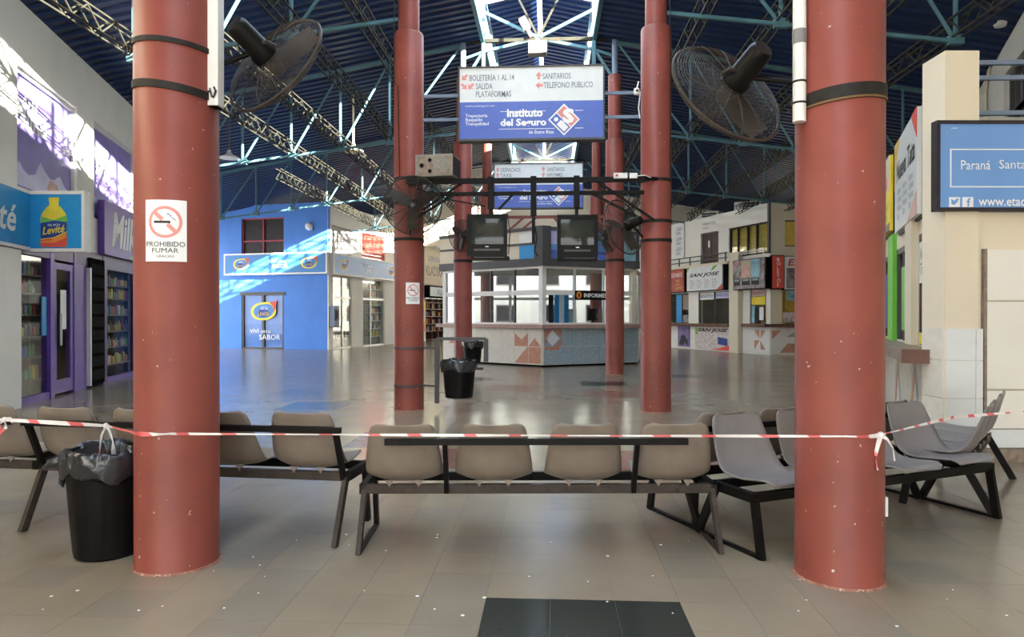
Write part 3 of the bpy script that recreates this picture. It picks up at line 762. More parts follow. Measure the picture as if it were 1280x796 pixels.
# bookshop further along the white side
kp = root('bookshop_signboard', 'cream upper panel with dark lettering above the far bookshop', 'sign', FS[0], FS[1])
box('panel', 'cream_wall', kp, 10.6, 14.0, -0.05, -0.01, 3.40, 5.62); box('shadow_frame', 'counter_wood', kp, 10.45, 14.3, -0.12, -0.0, 5.62, 5.78); box('shadow_frame', 'counter_wood', kp, 14.0, 14.25, -0.12, 0, 3.4, 5.62)  # brown shadow_frame boards paint in the shadow border of the recessed panel
text('KLADSKA', 'print_black', kp, 10.85, 13.6, 3.95, 4.55, -0.05, bold=0.0); text('LIBRERIA', 'print_grey', kp, 11.2, 13.3, 4.85, 5.15, -0.05, bold=0.02)
ks = root('bookshop_sign', 'dark framed green grey sign board over the bookshop shelves', 'sign', FS[0], FS[1])
lightbox(ks, 10.7, 15.0, 2.62, 3.34, 0.35, 'tile_bluegrey', 'dark_void', 0.08); text('KLADSKA', 'print_black', ks, 12.0, 14.6, 2.8, 3.15, -0.338)
kb = box('deep_blue_pier', 'deep_blue', None, 14.9, 15.5, -0.5, 0.0, 0, 6.45); kb.location = FS[0]; kb.rotation_euler.z = FS[1]; tag(kb, kind='structure'); kb.name = 'trim_2'
bc = root('bookcase', 'dark tall bookcase full of books in the far shop opening', 'bookcase', FS[0], FS[1])
box('back', 'counter_brown', bc, 10.92, 13.93, 0.42, 0.46, 0, 2.58)
for x in (10.92, 11.9, 12.9, 13.86): box('upright', 'counter_brown', bc, x, x + 0.06, 0.02, 0.42, 0, 2.58)
for z in (0.05, 0.55, 1.0, 1.45, 1.9, 2.3): box('shelf_board', 'counter_brown', bc, 10.95, 13.9, 0.02, 0.42, z, z + 0.04)
for j, z in enumerate((0.59, 1.04, 1.49, 1.94)):
    goods_row(FS, 11.05, 13.8, 0.2, z, 'book', 'small book in row %d up of the far dark bookcase' % (j + 1), 'books in the far bookcase', 'book', step=0.24, hgt=(0.24, 0.34))
cp = root('notice_strip', 'narrow yellow and orange notice strip beside the far bookcase', 'notice', FS[0], FS[1])
for j, (m, z0, z1) in enumerate((('print_yellow', 1.9, 2.4), ('poster_pink', 1.2, 1.9), ('print_orange', 0.6, 1.2))): box('stripe', m, cp, 10.2, 10.8, -0.04, -0.01, z0, z1)

# ------------------------------------------------------------------ information booth
BLr, BRr = R(-35.13), R(27.51)
def on(loc, rz, u, v=0.0): return (loc[0] + u * math.cos(rz) - v * math.sin(rz), loc[1] + u * math.sin(rz) + v * math.cos(rz))
BL = (-2.18, 21.76, 0); BR = (0.08, 20.17, 0)
P0 = on(BL, BLr, -1.25); PC = (0.08, 20.17); PR = on(BR, BRr, 3.35); P3 = (3.7, 25.9); P4 = (-3.4, 26.1)
booth = root('information_booth', 'many sided glazed information booth with tiled base in the hall centre', 'booth', (0, 0, 0))
boothL = BL; boothR = BR
def bpart(name, m, side, x0, x1, y0, y1, z0, z1):
    o = MB().box(x0, x1, y0, y1, z0, z1).build(name, m, booth)
    o.location, o.rotation_euler.z = (BL, BLr) if side == 'L' else (BR, BRr)
    return o
inn = lambda p: (p[0] * 0.9 + 0.2 * 0.1, p[1] * 0.93 + 23.5 * 0.07)
MB().plan([P0, PC, PR, inn(PR), (0.09, 20.6), inn(P0)], 0.06, 1.13).build('base_wall', 'tile_cream', booth)
MB().plan([PR, P3, (P3[0] - 0.2, P3[1]), inn(PR)], 0.06, 1.13).build('side_wall', 'tile_cream', booth)
MB().plan([P0, P4, (P4[0] + 0.2, P4[1]), inn(P0)], 0.06, 1.13).build('side_wall', 'tile_cream', booth)
MB().plan([on(BL, BLr, -1.2, 0.06), (0.08, 20.24), on(BR, BRr, 3.3, 0.06), (3.4, 25.5), (-3.2, 25.8)], 0.0, 0.06).build('plinth', 'dark_void', booth)
c_out = [on(BL, BLr, -1.45, -0.16), on(BL, BLr, 2.86, -0.16), on(BR, BRr, 0.0, -0.17), on(BR, BRr, 3.55, -0.16), on(BR, BRr, 3.55, 0.5), (0.1, 20.8), on(BL, BLr, -1.45, 0.5)]
MB().plan([c_out[0], (0.08, 19.96), c_out[3], c_out[4], c_out[5], c_out[6]], 1.14, 1.25).build('counter_top', 'counter_rose', booth)
# tiles of the base, two rows
def tiles(side, u0, u1, w, m, skip=()):
    n = int(round((u1 - u0) / w)); w = (u1 - u0) / n
    for i in range(n):
        for j in range(2):
            bpart('tile', m, side, u0 + i * w + 0.004, u0 + (i + 1) * w - 0.004, -0.014, 0.0, 0.07 + j * 0.53 + 0.004, 0.07 + (j + 1) * 0.53 - 0.004)
tiles('L', -1.25, 2.74, 0.5, 'tile_cream'); tiles('R', 0.04, 3.35, 0.5, 'tile_bluegrey')
def tri(side, m, pts):
    o = MB().prism(pts, -0.018, -0.013).build('tile_inlay', m, booth); o.location, o.rotation_euler.z = (BL, BLr) if side == 'L' else (BR, BRr)
for pts in ([(1.74, 0.60), (2.24, 0.60), (1.74, 1.0)], [(2.24, 0.60), (2.24, 1.0), (2.0, 0.8)], [(2.24, 0.6), (2.24, 0.1), (1.74, 0.1)], [(2.26, 0.6), (2.72, 0.6), (2.49, 0.85)], [(2.26, 0.1), (2.72, 0.1), (2.72, 0.58), (2.26, 0.58)], [(-1.0, 0.62), (-0.5, 0.62), (-0.5, 1.1)]): tri('L', 'tile_terracotta', pts)
for pts in ([(0.06, 0.62), (0.06, 1.11), (0.30, 1.11)], [(0.06, 0.60), (0.06, 0.5), (0.54, 0.5), (0.54, 0.6)], [(0.30, 1.11), (0.62, 1.11), (0.62, 0.86)], [(0.62, 0.84), (0.62, 0.6), (0.40, 0.6)]): tri('R', 'tile_terracotta', pts)
tri('R', 'white_tile', [(0.08, 0.84), (0.32, 1.08), (0.56, 0.84), (0.32, 0.62)])
# posts, rails, panes
MB().plan([(0.08 - 0.11, 20.19), (0.08, 20.10), (0.08 + 0.11, 20.19), (0.08, 20.3)], 1.25, 3.0).build('corner_post', 'white_plastic', booth)
bpart('corner_mullion', 'white_plastic', 'L', 2.66, 2.76, -0.02, 0.10, 1.25, 2.95); bpart('corner_mullion', 'white_plastic', 'R', 0, 0.10, -0.02, 0.10, 1.25, 2.95)
bpart('end_post', 'cream_wall', 'R', 3.10, 3.27, -0.03, 0.12, 1.25, 2.95); bpart('end_post', 'white_plastic', 'L', -1.25, -1.12, -0.03, 0.12, 1.25, 2.95)
for side, u0, u1 in (('L', -1.12, 2.66), ('R', 0.10, 3.10)):
    bpart('mid_rail', 'white_plastic', side, u0, u1, -0.02, 0.08, 2.13, 2.27)
    bpart('sill_rail', 'white_plastic', side, u0, u1, -0.02, 0.08, 1.25, 1.30)
    bpart('head_rail', 'white_plastic', side, u0, u1, -0.02, 0.08, 2.90, 2.97)
    n = 4 if side == 'L' else 3
    w = (u1 - u0) / n
    for i in range(n):
        bpart('pane', 'glass_booth', side, u0 + i * w + 0.03, u0 + (i + 1) * w - 0.03, 0.02, 0.03, 1.30, 2.13)
        bpart('upper_pane', 'glass_booth', side, u0 + i * w + 0.03, u0 + (i + 1) * w - 0.03, 0.02, 0.03, 2.27, 2.90)
        if i: bpart('mullion', 'frame_grey' if side == 'L' else 'alu', side, u0 + i * w - 0.03, u0 + i * w + 0.03, 0, 0.06, 1.30, 2.90)
# fascia
for side, u0, u1 in (('L', -1.35, 2.62), ('R', 0.14, 3.35)):
    bpart('fascia_beam', 'frame_grey', side, u0, u1, -0.10, 0.12, 2.97, 3.20)
    bpart('fascia_beam', 'frame_grey', side, u0, u1, -0.10, 0.12, 4.02, 4.12)
    if side == 'L':
        bpart('fascia_panel', 'cream_wall', side, u0, 1.95, -0.06, 0.10, 3.20, 4.02); bpart('fascia_panel', 'sky_sign', side, 1.95, u1, -0.06, 0.10, 3.20, 3.60)
        bpart('fascia_panel', 'white_plastic', side, 1.95, u1, -0.06, 0.10, 3.66, 4.02); bpart('fascia_bar', 'frame_grey', side, u0, u1, -0.08, 0.0, 3.60, 3.67)
    else:
        bpart('fascia_panel', 'sign_sky', side, u0, u1 - 0.12, -0.06, 0.10, 3.20, 4.02)
        bpart('fascia_print', 'sign_periwinkle', side, u0 + 0.1, 2.2, -0.066, -0.06, 3.22, 3.45); bpart('fascia_print', 'poster_aqua', side, 2.55, u1 - 0.14, -0.066, -0.06, 3.22, 4.0)
        bpart('fascia_print', 'lilac_pale', side, u0 + 0.02, 1.2, -0.066, -0.06, 3.62, 4.0); bpart('fascia_bar', 'frame_grey', side, u1 - 0.12, u1, -0.08, 0.1, 3.2, 4.02)
MB().plan([(-0.17, 20.20), (0.08, 20.03), (0.33, 20.18), (0.08, 20.45)], 2.97, 4.14).build('fascia_corner', 'frame_grey', booth)
MB().plan([on(BL, BLr, -1.3, 0.2), (0.08, 20.4), on(BR, BRr, 3.3, 0.2), P3, P4], 3.02, 3.08).build('soffit', 'white_wall', booth)
MB().plan([on(BL, BLr, -1.3, 0.2), (0.08, 20.4), on(BR, BRr, 3.3, 0.2), P3, P4], 4.0, 4.06).build('roof_deck', 'frame_grey', booth)
for x in (3.62, 1.2, -1.2, -3.3): MB().box(x - 0.05, x + 0.05, 25.9, 26.0, 0, 3.05).build('back_post', 'white_plastic', booth)
MB().box(-3.3, 3.6, 25.92, 25.98, 0.06, 1.0).build('back_wall', 'white_wall', booth)
MB().box(-3.3, 3.6, 25.92, 25.98, 2.1, 2.2).build('back_rail', 'white_plastic', booth)
# red struts on the booth roof
for i, (xa, xb) in enumerate(((-1.3, -0.5), (-0.9, -0.1), (0.9, 0.4), (1.6, 1.1), (2.3, 1.8))):
    MB().bar((xa, 22.4, 4.06), (xb, 22.4, 4.75), 0.07).build('roof_strut', 'red_paint', booth)
MB().bar((-2.2, 22.4, 4.72), (2.6, 22.4, 4.72), 0.09).build('roof_strut_rail', 'red_paint', booth)
# things in the booth
isg = root('informes_sign', 'black sign with orange emblem and white capital lettering in the booth window', 'sign', BR, BRr)
box('board', 'plastic_black', isg, 1.07, 2.25, -0.03, -0.01, 1.99, 2.27)
text('INFORMES', 'print_white', isg, 1.38, 2.18, 2.06, 2.19, -0.03, bold=0.03)
prism('emblem', 'print_orange', isg, ell(1.21, 2.13, 0.09, 0.11), -0.034, -0.03); prism('emblem_mark', 'plastic_black', isg, ell(1.21, 2.13, 0.025, 0.07), -0.037, -0.034)
for i, (u, m) in enumerate(((0.42, 'window_dark'), (0.62, 'sky_sign'), (0.80, 'print_white'), (0.97, 'sky_sign'))):
    c = box('hanging_banner', m, None, u - 0.08, u + 0.08, 0.25 + 0.02 * i, 0.27 + 0.02 * i, 1.3, 2.25); c.location = BR; c.rotation_euler.z = BRr
    tag(c, ['dark banner strip nearest the corner post in the booth window', 'blue banner strip left of the white strip in the booth', 'white banner strip between two blue strips in the booth', 'blue banner strip right of the white strip in the booth'][i], 'banner', 'banner strips in the booth')
fc = root('filing_cabinet', 'pale filing cabinet standing inside the booth behind the banners', 'cabinet', on(BR, BRr, 1.35, 1.0) + (0,), BRr)
box('body', 'ac_white', fc, -0.22, 0.22, -0.25, 0.25, 0.06, 1.72)
for j in range(4): box('drawer', 'white_plastic', fc, -0.2, 0.2, -0.265, -0.25, 0.1 + j * 0.4, 0.46 + j * 0.4)
mo = root('booth_monitor', 'dark computer monitor on the booth counter', 'monitor', on(BR, BRr, 1.95, 0.4) + (1.25,), BRr + 0.4)
box('panel', 'plastic_black', mo, -0.24, 0.24, -0.03, 0.03, 0.12, 0.48); box('stand', 'plastic_black', mo, -0.03, 0.03, -0.02, 0.02, 0.02, 0.14); box('foot', 'plastic_black', mo, -0.12, 0.12, -0.09, 0.09, 0, 0.02)

# ------------------------------------------------------------------ far right ticket offices (side face)
es_holes = [(-4.6, 0.5, 1.17, 2.55), (1.26, 3.63, 1.17, 2.55), (4.75, 5.7, 1.17, 2.55), (1.44, 2.71, 3.80, 5.15), (3.42, 5.80, 3.92, 5.15)]
wall('wall_right_far', 'white_wall', ES[0], ES[1], -5.0, 5.94, 5.84, es_holes)
wall('wall_right_far_front', 'cream_wall', E2[0], E2[1], 0, 3.2, 5.84, [(0.45, 2.6, 1.2, 2.45), (0.55, 1.6, 4.16, 5.17)])
iw = root('wall_right_far_interior', kind='structure', loc=ES[0], rotz=ES[1])
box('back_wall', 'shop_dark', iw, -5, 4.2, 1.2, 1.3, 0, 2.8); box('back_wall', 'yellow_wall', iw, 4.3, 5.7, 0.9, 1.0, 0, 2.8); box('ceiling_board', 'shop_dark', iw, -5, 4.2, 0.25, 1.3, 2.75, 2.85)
box('back_wall', 'yellow_wall', iw, 3.44, 5.78, 0.16, 0.22, 3.94, 5.12)  # yellow sheet added close behind the glass in place of a lit room
d = root('door_5', kind='structure', loc=ES[0], rotz=ES[1])
for a in (1.46, 2.09): box('door_leaf', 'wood_door', d, a, a + 0.6, 0.10, 0.14, 3.80, 5.13)
box('notice', 'print_white', d, 1.85, 1.98, 0.09, 0.10, 4.5, 4.8)
w = root('window_6', kind='structure', loc=ES[0], rotz=ES[1])
for a in (3.42, 3.9, 4.5, 5.05, 5.74): box('window_bar', 'window_dark', w, a, a + 0.06, 0.05, 0.12, 3.92, 5.15)
for z in (3.92, 5.09): box('window_bar', 'window_dark', w, 3.42, 5.8, 0.05, 0.12, z, z + 0.06)
box('pane', 'glass_shop', w, 3.46, 5.76, 0.08, 0.09, 3.96, 5.1)
w = root('window_7', kind='structure', loc=E2[0], rotz=E2[1])
box('pane', 'yellow_wall', w, 0.55, 1.6, 0.06, 0.09, 4.16, 5.17); box('window_bar', 'frame_grey', w, 0.55, 1.6, 0.03, 0.08, 5.12, 5.17); box('window_bar', 'frame_grey', w, 0.55, 1.6, 0.03, 0.08, 4.16, 4.2)
pier = box('trim_3', 'cream_wall', None, 3.73, 4.30, -0.22, 0.0, 0, 4.1); pier.location = ES[0]; pier.rotation_euler.z = ES[1]; pier['kind'] = 'structure'
pt = box('trim_4', 'frame_grey', None, 5.86, 5.96, -0.08, -0.0, 3.9, 5.84); pt.location = ES[0]; pt.rotation_euler.z = ES[1]; pt['kind'] = 'structure'
def ledge(name, m, loc, rz, u0, u1, z0, z1, d, label):
    o = box(name, m, None, u0, u1, -d, 0.0, z0, z1, 0.01); o.location = loc; o.rotation_euler.z = rz; tag(o, label, 'counter'); return o
ledge('ticket_counter', 'counter_brown', ES[0], ES[1], -4.8, 3.7, 1.05, 1.17, 0.28, 'dark brown ticket counter ledge below the white bus company sign')
ledge('ticket_counter', 'counter_brown', ES[0], ES[1], 4.55, 5.96, 1.08, 1.2, 0.28, 'dark brown ledge above the red pinwheel tiles')
ledge('ticket_counter', 'counter_brown', E2[0], E2[1], -0.05, 3.2, 1.08, 1.2, 0.28, 'dark brown ledge facing front beside the right near column')
rl = root('balcony_railing', 'grey pipe railing above the far right ticket signs', 'railing', ES[0], ES[1])
for z in (3.92, 4.12): MB().bar((-1.5, -0.3, z), (3.7, -0.3, z), 0.04).build('rail', 'frame_grey', rl)
for i in range(7): MB().bar((-1.5 + i * 0.85, -0.3, 3.7), (-1.5 + i * 0.85, -0.3, 4.12), 0.04).build('post', 'frame_grey', rl)
rl2 = root('balcony_railing', 'short white railing bars below the yellow upper window', 'railing', ES[0], ES[1])
for z in (3.98, 4.06): MB().bar((4.3, -0.25, z), (5.9, -0.25, z), 0.03).build('rail', 'white_plastic', rl2)
for u in (4.35, 5.85): MB().bar((u, -0.25, 3.75), (u, -0.25, 4.06), 0.03).build('post', 'white_plastic', rl2)
bal = MB().box(-1.6, 3.73, -0.34, 0, 3.66, 3.76).build('trim_5', 'cream_wall', None, ES[0], ES[1]); bal['kind'] = 'structure'
def signboard(name, loc, rz, u0, u1, z0, z1, d, m, label, frame='plastic_black'):
    r_ = root(name, label, 'sign', loc, rz)
    box('board', m, r_, u0, u1, -d, -d + 0.05, z0, z1)
    box('backing', frame, r_, u0 - 0.03, u1 + 0.03, -d + 0.05, -0.005, z0 - 0.03, z1 + 0.03)
    return r_
s = signboard('bus_sign', ES[0], ES[1], -0.87, 0.48, 2.62, 3.66, 0.25, 'poster_red', 'dark red bus company sign left of the white one'); text('FLECHABUS', 'print_white', s, -0.7, 0.35, 3.3, 3.5, -0.25); text('horarios\nservicios\nencomiendas', 'gold', s, -0.2, 0.3, 2.75, 3.2, -0.25)
s = signboard('bus_sign', ES[0], ES[1], 0.80, 3.37, 2.62, 3.70, 0.30, 'sign_white', 'white bus company sign with italic black name and list of towns')
text('SAN JOSE', 'print_black', s, 1.0, 3.2, 3.18, 3.38, -0.30, shear=0.35, bold=0.035)
for j in range(4): text('Parana\nCordoba\nRosario\nColon', 'print_grey', s, 1.05 + j * 0.55, 1.40 + j * 0.55, 2.72, 3.10, -0.30)
prism('green_corner', 'print_green', s, [(0.80, 3.70), (0.80, 3.42), (1.05, 3.70)], -0.306, -0.30); prism('red_corner', 'print_red', s, [(3.37, 2.62), (3.37, 2.86), (3.0, 2.62)], -0.306, -0.30); prism('leaf_mark', 'print_green', s, [(2.6, 3.42), (2.75, 3.62), (3.1, 3.68), (2.85, 3.5)], -0.306, -0.30)
s = signboard('bus_sign', ES[0], ES[1], 4.10, 5.98, 2.58, 3.72, 0.32, 'poster_photo', 'bus company sign with photos of coaches and pink and aqua strips')
for (a, b_, m) in ((4.12, 4.62, 'poster_photo'), (4.62, 5.2, 'poster_pink'), (5.2, 5.75, 'poster_aqua')):
    box('strip', m, s, a + 0.01, b_ - 0.01, -0.33, -0.32, 2.85, 3.70); box('coach_print', 'print_black', s, a + 0.06, b_ - 0.05, -0.335, -0.33, 2.72, 3.0); box('coach_window_print', 'tile_bluegrey', s, a + 0.12, b_ - 0.1, -0.338, -0.335, 2.88, 2.97)
text('E.T.A.', 'print_red', s, 4.18, 4.58, 3.52, 3.66, -0.33); text('MERCOSUR', 'print_green', s, 4.68, 5.15, 3.52, 3.64, -0.33); text('DEL SUR', 'print_navy', s, 5.26, 5.7, 3.52, 3.64, -0.33)
s = signboard('bus_sign', E2[0], E2[1], -0.02, 0.40, 2.55, 3.78, 0.30, 'print_red', 'narrow red vertical sign at the corner of the coach photo sign'); text('B\nO\nL\nE\nT\nO\nS', 'print_white', s, 0.12, 0.28, 2.62, 3.7, -0.30, bold=0.02)
s = signboard('bus_sign', E2[0], E2[1], 0.44, 2.6, 2.51, 3.75, 0.28, 'sign_white', 'pale sign with red initials and coach photo beside the right near column'); text('E.T.A.', 'print_red', s, 0.55, 1.6, 3.40, 3.66, -0.28, bold=0.03, shear=0.2)
box('coach_print', 'poster_photo', s, 0.5, 2.55, -0.286, -0.28, 2.55, 3.32); text('PARANA\nSANTA FE', 'print_white', s, 0.95, 1.5, 2.75, 3.1, -0.286)
s = signboard('bus_sign', ES[0], ES[1], -4.6, -2.2, 2.6, 3.7, 0.25, 'tile_bluegrey', 'grey sign with dark italic name and green foot seen between booth and column'); text('y Bus', 'print_black', s, -4.2, -2.6, 3.3, 3.6, -0.25, shear=0.3); text('Ogre S', 'print_black', s, -4.3, -2.5, 2.95, 3.22, -0.25, shear=0.3); box('green_foot', 'print_green', s, -4.6, -2.2, -0.256, -0.25, 2.6, 2.85)
# ticket windows
for i, (a, b_) in enumerate(((-4.6, 0.5), (1.26, 3.63), (4.75, 5.7))):
    w = root('window_%d' % (8 + i), kind='structure', loc=ES[0], rotz=ES[1])
    n = [6, 2, 1][i]
    for k in range(n + 1): box('window_bar', 'frame_grey', w, a + (b_ - a) * k / n - 0.03, a + (b_ - a) * k / n + 0.03, 0.04, 0.10, 1.17, 2.55)
    for k in range(n): box('pane', 'glass_shop', w, a + (b_ - a) * k / n + 0.03, a + (b_ - a) * (k + 1) / n - 0.03, 0.06, 0.07, 1.17, 2.55)
posters = [(ES, 1.35, 2.35, 2.22, 2.52, 'print_white', 'white banner strip in the ticket window under the white bus sign, left half', 'BOLETOS'), (ES, 2.5, 3.55, 2.25, 2.52, 'lilac_pale', 'pale lilac strip in the ticket window under the white bus sign, right half', 'SAN JOSE'),
           (ES, 4.82, 5.62, 2.28, 2.54, 'poster_pink', 'pink poster strip on top of the far right ticket window', 'HORARIOS'), (ES, 4.82, 5.62, 1.95, 2.26, 'print_yellow', 'yellow poster with aqua notes in the far right ticket window', ''), (ES, 4.82, 5.0, 1.25, 1.9, 'poster_aqua', 'narrow aqua note hanging in the far right ticket window', ''),
           (ES, 5.28, 5.52, 1.35, 1.85, 'print_white', 'white oval notice in the far right ticket window', ''), (ES, -0.55, -0.1, 1.2, 2.5, 'sky_sign', 'tall blue poster in the window under the dark red sign', ''), (ES, 0.0, 0.5, 1.8, 2.5, 'counter_wood', 'tan poster in the window under the dark red sign', ''),
           (ES, 0.0, 0.5, 1.2, 1.55, 'poster_photo', 'small photo poster low in the window under the dark red sign', ''), (E2, 0.62, 1.4, 2.1, 2.45, 'poster_aqua', 'aqua and white strip in the ticket window beside the right near column', 'Terminal'), (E2, 0.5, 1.6, 1.25, 1.65, 'poster_mixed', 'row of pale price cards in the window beside the right near column', '')]
for (fr, a, b_, z0, z1, m, lab, tx) in posters:
    o = root('window_poster', lab, 'poster', fr[0], fr[1], 'posters in the far ticket windows')
    box('sheet', m, o, a, b_, 0.03, 0.04, z0, z1)
    if tx: text(tx, 'print_navy', o, a + 0.06, b_ - 0.06, z0 + 0.08, z1 - 0.08, 0.03)
iw2 = box('wall_right_far_room', 'yellow_wall', None, 0.3, 3.0, 1.0, 1.1, 0, 2.8); iw2.location = E2[0]; iw2.rotation_euler.z = E2[1]; iw2['kind'] = 'structure'
# low panels and tiles below the counters
s = root('counter_poster', 'colourful poster with black italic name below the far ticket counter', 'poster', ES[0], ES[1]); box('sheet', 'poster_mixed', s, 1.08, 3.58, -0.05, -0.01, 0.04, 1.04)
text('SAN JOSE', 'print_black', s, 1.25, 3.45, 0.78, 0.97, -0.05, shear=0.35, bold=0.035); prism('green_blob', 'print_green', s, ell(1.2, 0.85, 0.12, 0.18), -0.056, -0.05); prism('red_foot', 'print_red', s, [(2.2, 0.05), (3.56, 0.05), (3.56, 0.3), (2.8, 0.12)], -0.056, -0.05); prism('blue_coach_print', 'print_navy', s, [(2.75, 0.3), (2.75, 0.62), (3.4, 0.55), (3.4, 0.25)], -0.056, -0.05)
s = root('counter_poster', 'dark purple poster with black figures below the counter, left of the colourful one', 'poster', ES[0], ES[1]); box('sheet', 'poster_purple', s, -0.3, 0.62, -0.05, -0.01, 0.1, 1.04); prism('figure_print', 'print_black', s, [(-0.2, 0.2), (0.0, 0.6), (0.2, 0.65), (0.5, 0.4), (0.5, 0.15), (0.3, 0.3), (0.1, 0.15)], -0.056, -0.05)
s = root('tile_pinwheel', 'terracotta pinwheel of four triangles on the white tiled base below the ledge', 'tile panel', ES[0], ES[1])
for j in range(2): box('tile', 'tile_offwhite', s, 4.32, 5.1, -0.02, -0.002, 0.06 + j * 0.5, 0.55 + j * 0.5); box('tile', 'tile_offwhite', s, 5.11, 5.93, -0.02, -0.002, 0.06 + j * 0.5, 0.55 + j * 0.5)
for pts in ([(5.05, 0.95), (5.35, 0.95), (5.35, 0.62)], [(5.42, 0.62), (5.42, 0.95), (5.7, 0.95)], [(5.05, 0.2), (5.05, 0.55), (5.35, 0.55)], [(5.40, 0.55), (5.42, 0.2), (5.7, 0.2)]): prism('tile_inlay', 'tile_terracotta', s, pts, -0.025, -0.02)
s = root('tiled_counter', 'white tiled base with grey and terracotta triangles facing front at far right', 'tile panel', E2[0], E2[1])
for i in range(4):
    for j in range(2): box('tile', 'tile_offwhite', s, 0.02 + i * 0.7, 0.70 + i * 0.7, -0.02, -0.002, 0.06 + j * 0.5, 0.55 + j * 0.5)
prism('tile_inlay', 'tile_terracotta', s, [(0.05, 0.95), (0.4, 0.95), (0.05, 0.6)], -0.025, -0.02); prism('tile_inlay', 'tile_terracotta', s, [(0.35, 0.1), (0.65, 0.45), (1.4, 0.45), (1.4, 0.1)], -0.025, -0.02); prism('tile_inlay', 'tile_bluegrey', s, [(0.6, 0.7), (1.1, 1.0), (1.4, 1.0), (1.4, 0.7)], -0.025, -0.02)
# air conditioners on the flat roof behind the parapet
o = MB().box(-5.0, 5.9, 0.25, 3.2, 5.4, 5.5).build('trim_10', 'concrete', None, ES[0], ES[1]); o['kind'] = 'structure'
for i, (u, v, zz) in enumerate(((3.75, 0.75, 5.5), (0.7, 0.9, 5.5))):
    p = on(ES[0], ES[1], u, v)
    a = root('air_conditioner', ['white air conditioner unit on top of the far right parapet', 'beige air conditioner unit behind the left end of the parapet'][i], 'air conditioner', (p[0], p[1], zz), R(-30), 'air conditioner units')
    box('case', 'ac_white', a, -0.55, 0.55, -0.25, 0.25, 0.05, 0.75, 0.02); box('grille', 'window_dark', a, -0.2, 0.45, -0.265, -0.25, 0.12, 0.68); box('foot', 'frame_grey', a, -0.45, -0.38, -0.25, 0.25, 0, 0.05); box('foot', 'frame_grey', a, 0.38, 0.45, -0.25, 0.25, 0, 0.05)
    for k in range(5): box('grille_slat', 'ac_white', a, -0.2, 0.45, -0.275, -0.265, 0.18 + k * 0.1, 0.20 + k * 0.1)
for i, (txt, u0, u1, z0, z1) in enumerate((('PARANA TOUR\nturismo', 1.6, 2.5, 5.32, 5.6), )): text(txt, 'print_grey', bpy.data.objects['wall_right_far'], u0, u1, z0, z1, 0.0)
hb = root('hanging_notice', 'tall white notice with dark lines at the left end of the far right upper wall', 'notice', ES[0], ES[1]); box('sheet', 'sign_white', hb, -0.55, 0.2, -0.06, -0.01, 4.2, 5.8)
for j in range(3): text('LLEGADAS\nSALIDAS', 'print_navy', hb, -0.42, 0.05, 4.35 + j * 0.47, 4.7 + j * 0.47, -0.06)

# ------------------------------------------------------------------ near right ticket counters
wall('wall_right_counter', 'cream_wall', FT[0], FT[1], -14.6, 6.02, 3.45, [(0.62, 1.93, 1.15, 2.5), (2.53, 3.85, 1.15, 2.5), (4.66, 5.92, 1.15, 2.5), (-5, -0.2, 1.15, 2.5)])
b = MB().plan([on(FT[0], FT[1], -14.6, 0.0), on(FT[0], FT[1], 6.19, 0.0), (8.2, 7.56), (8.2, 8.0), (9.6, 13.2), (14.9, 27.0)], 3.45, 3.55).build('trim_6', 'concrete'); b['kind'] = 'structure'
iw = root('wall_right_counter_interior', kind='structure', loc=FT[0], rotz=FT[1])
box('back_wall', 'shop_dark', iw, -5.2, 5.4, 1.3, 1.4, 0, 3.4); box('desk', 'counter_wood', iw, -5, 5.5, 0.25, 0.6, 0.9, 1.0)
for i, (a, b_) in enumerate(((0.62, 1.93), (2.53, 3.85), (4.66, 5.92), (-5, -0.2))):
    w = root('window_%d' % (12 + i), kind='structure', loc=FT[0], rotz=FT[1])
    for x in (a, (a + b_) / 2, b_ - 0.07): box('window_bar', 'frame_grey', w, x, x + 0.07, 0.0, 0.10, 1.15, 2.5)
    box('window_bar', 'frame_grey', w, a, b_, 0.0, 0.1, 2.42, 2.5); box('pane', 'glass_shop', w, a, b_, 0.05, 0.06, 1.15, 2.45)
gp_ = box('trim_7', 'green_paint', None, 1.93, 2.53, -0.06, 0.0, 1.13, 2.75); gp_.location = FT[0]; gp_.rotation_euler.z = FT[1]; gp_['kind'] = 'structure'
gp_ = box('trim_8', 'cream_wall', None, 4.05, 4.62, -0.08, 0.0, 1.13, 2.75); gp_.location = FT[0]; gp_.rotation_euler.z = FT[1]; gp_['kind'] = 'structure'
ledge('ticket_counter', 'counter_wood', FT[0], FT[1], -4.8, 3.85, 1.02, 1.13, 0.30, 'weathered wood ticket ledge under the green framed window'); o = ledge('ticket_counter', 'counter_wood', FT[0], FT[1], 3.87, 6.0, 1.0, 1.14, 0.34, 'nearest weathered wood ticket ledge with red end beside the tiled pillar')
box('end_board', 'counter_brown', o, 5.98, 6.02, -0.345, 0, 0.995, 1.145)
s = signboard('ticket_sign', FT[0], FT[1], 0.51, 2.43, 2.82, 3.98, 0.09, 'print_yellow', 'yellow and cream ticket sign nearest the right red column'); box('cream_half', 'cream_wall', s, 0.51, 2.43, -0.096, -0.09, 3.45, 3.98); text('Flecha', 'print_red', s, 0.8, 2.2, 3.5, 3.75, -0.096); text('Carlos Paz\nVilla Maria', 'print_green', s, 0.8, 2.2, 3.0, 3.3, -0.09); box('foot_band', 'counter_wood', s, 0.51, 2.43, -0.096, -0.09, 2.82, 2.94)
s = signboard('ticket_sign', FT[0], FT[1], 3.07, 5.16, 2.70, 3.96, 0.09, 'sign_white', 'white ticket sign with black script name and yellow corner beside the blue sign'); text('Nueva Tata', 'print_black', s, 3.3, 5.0, 3.38, 3.66, -0.09, shear=0.1, bold=0.02)
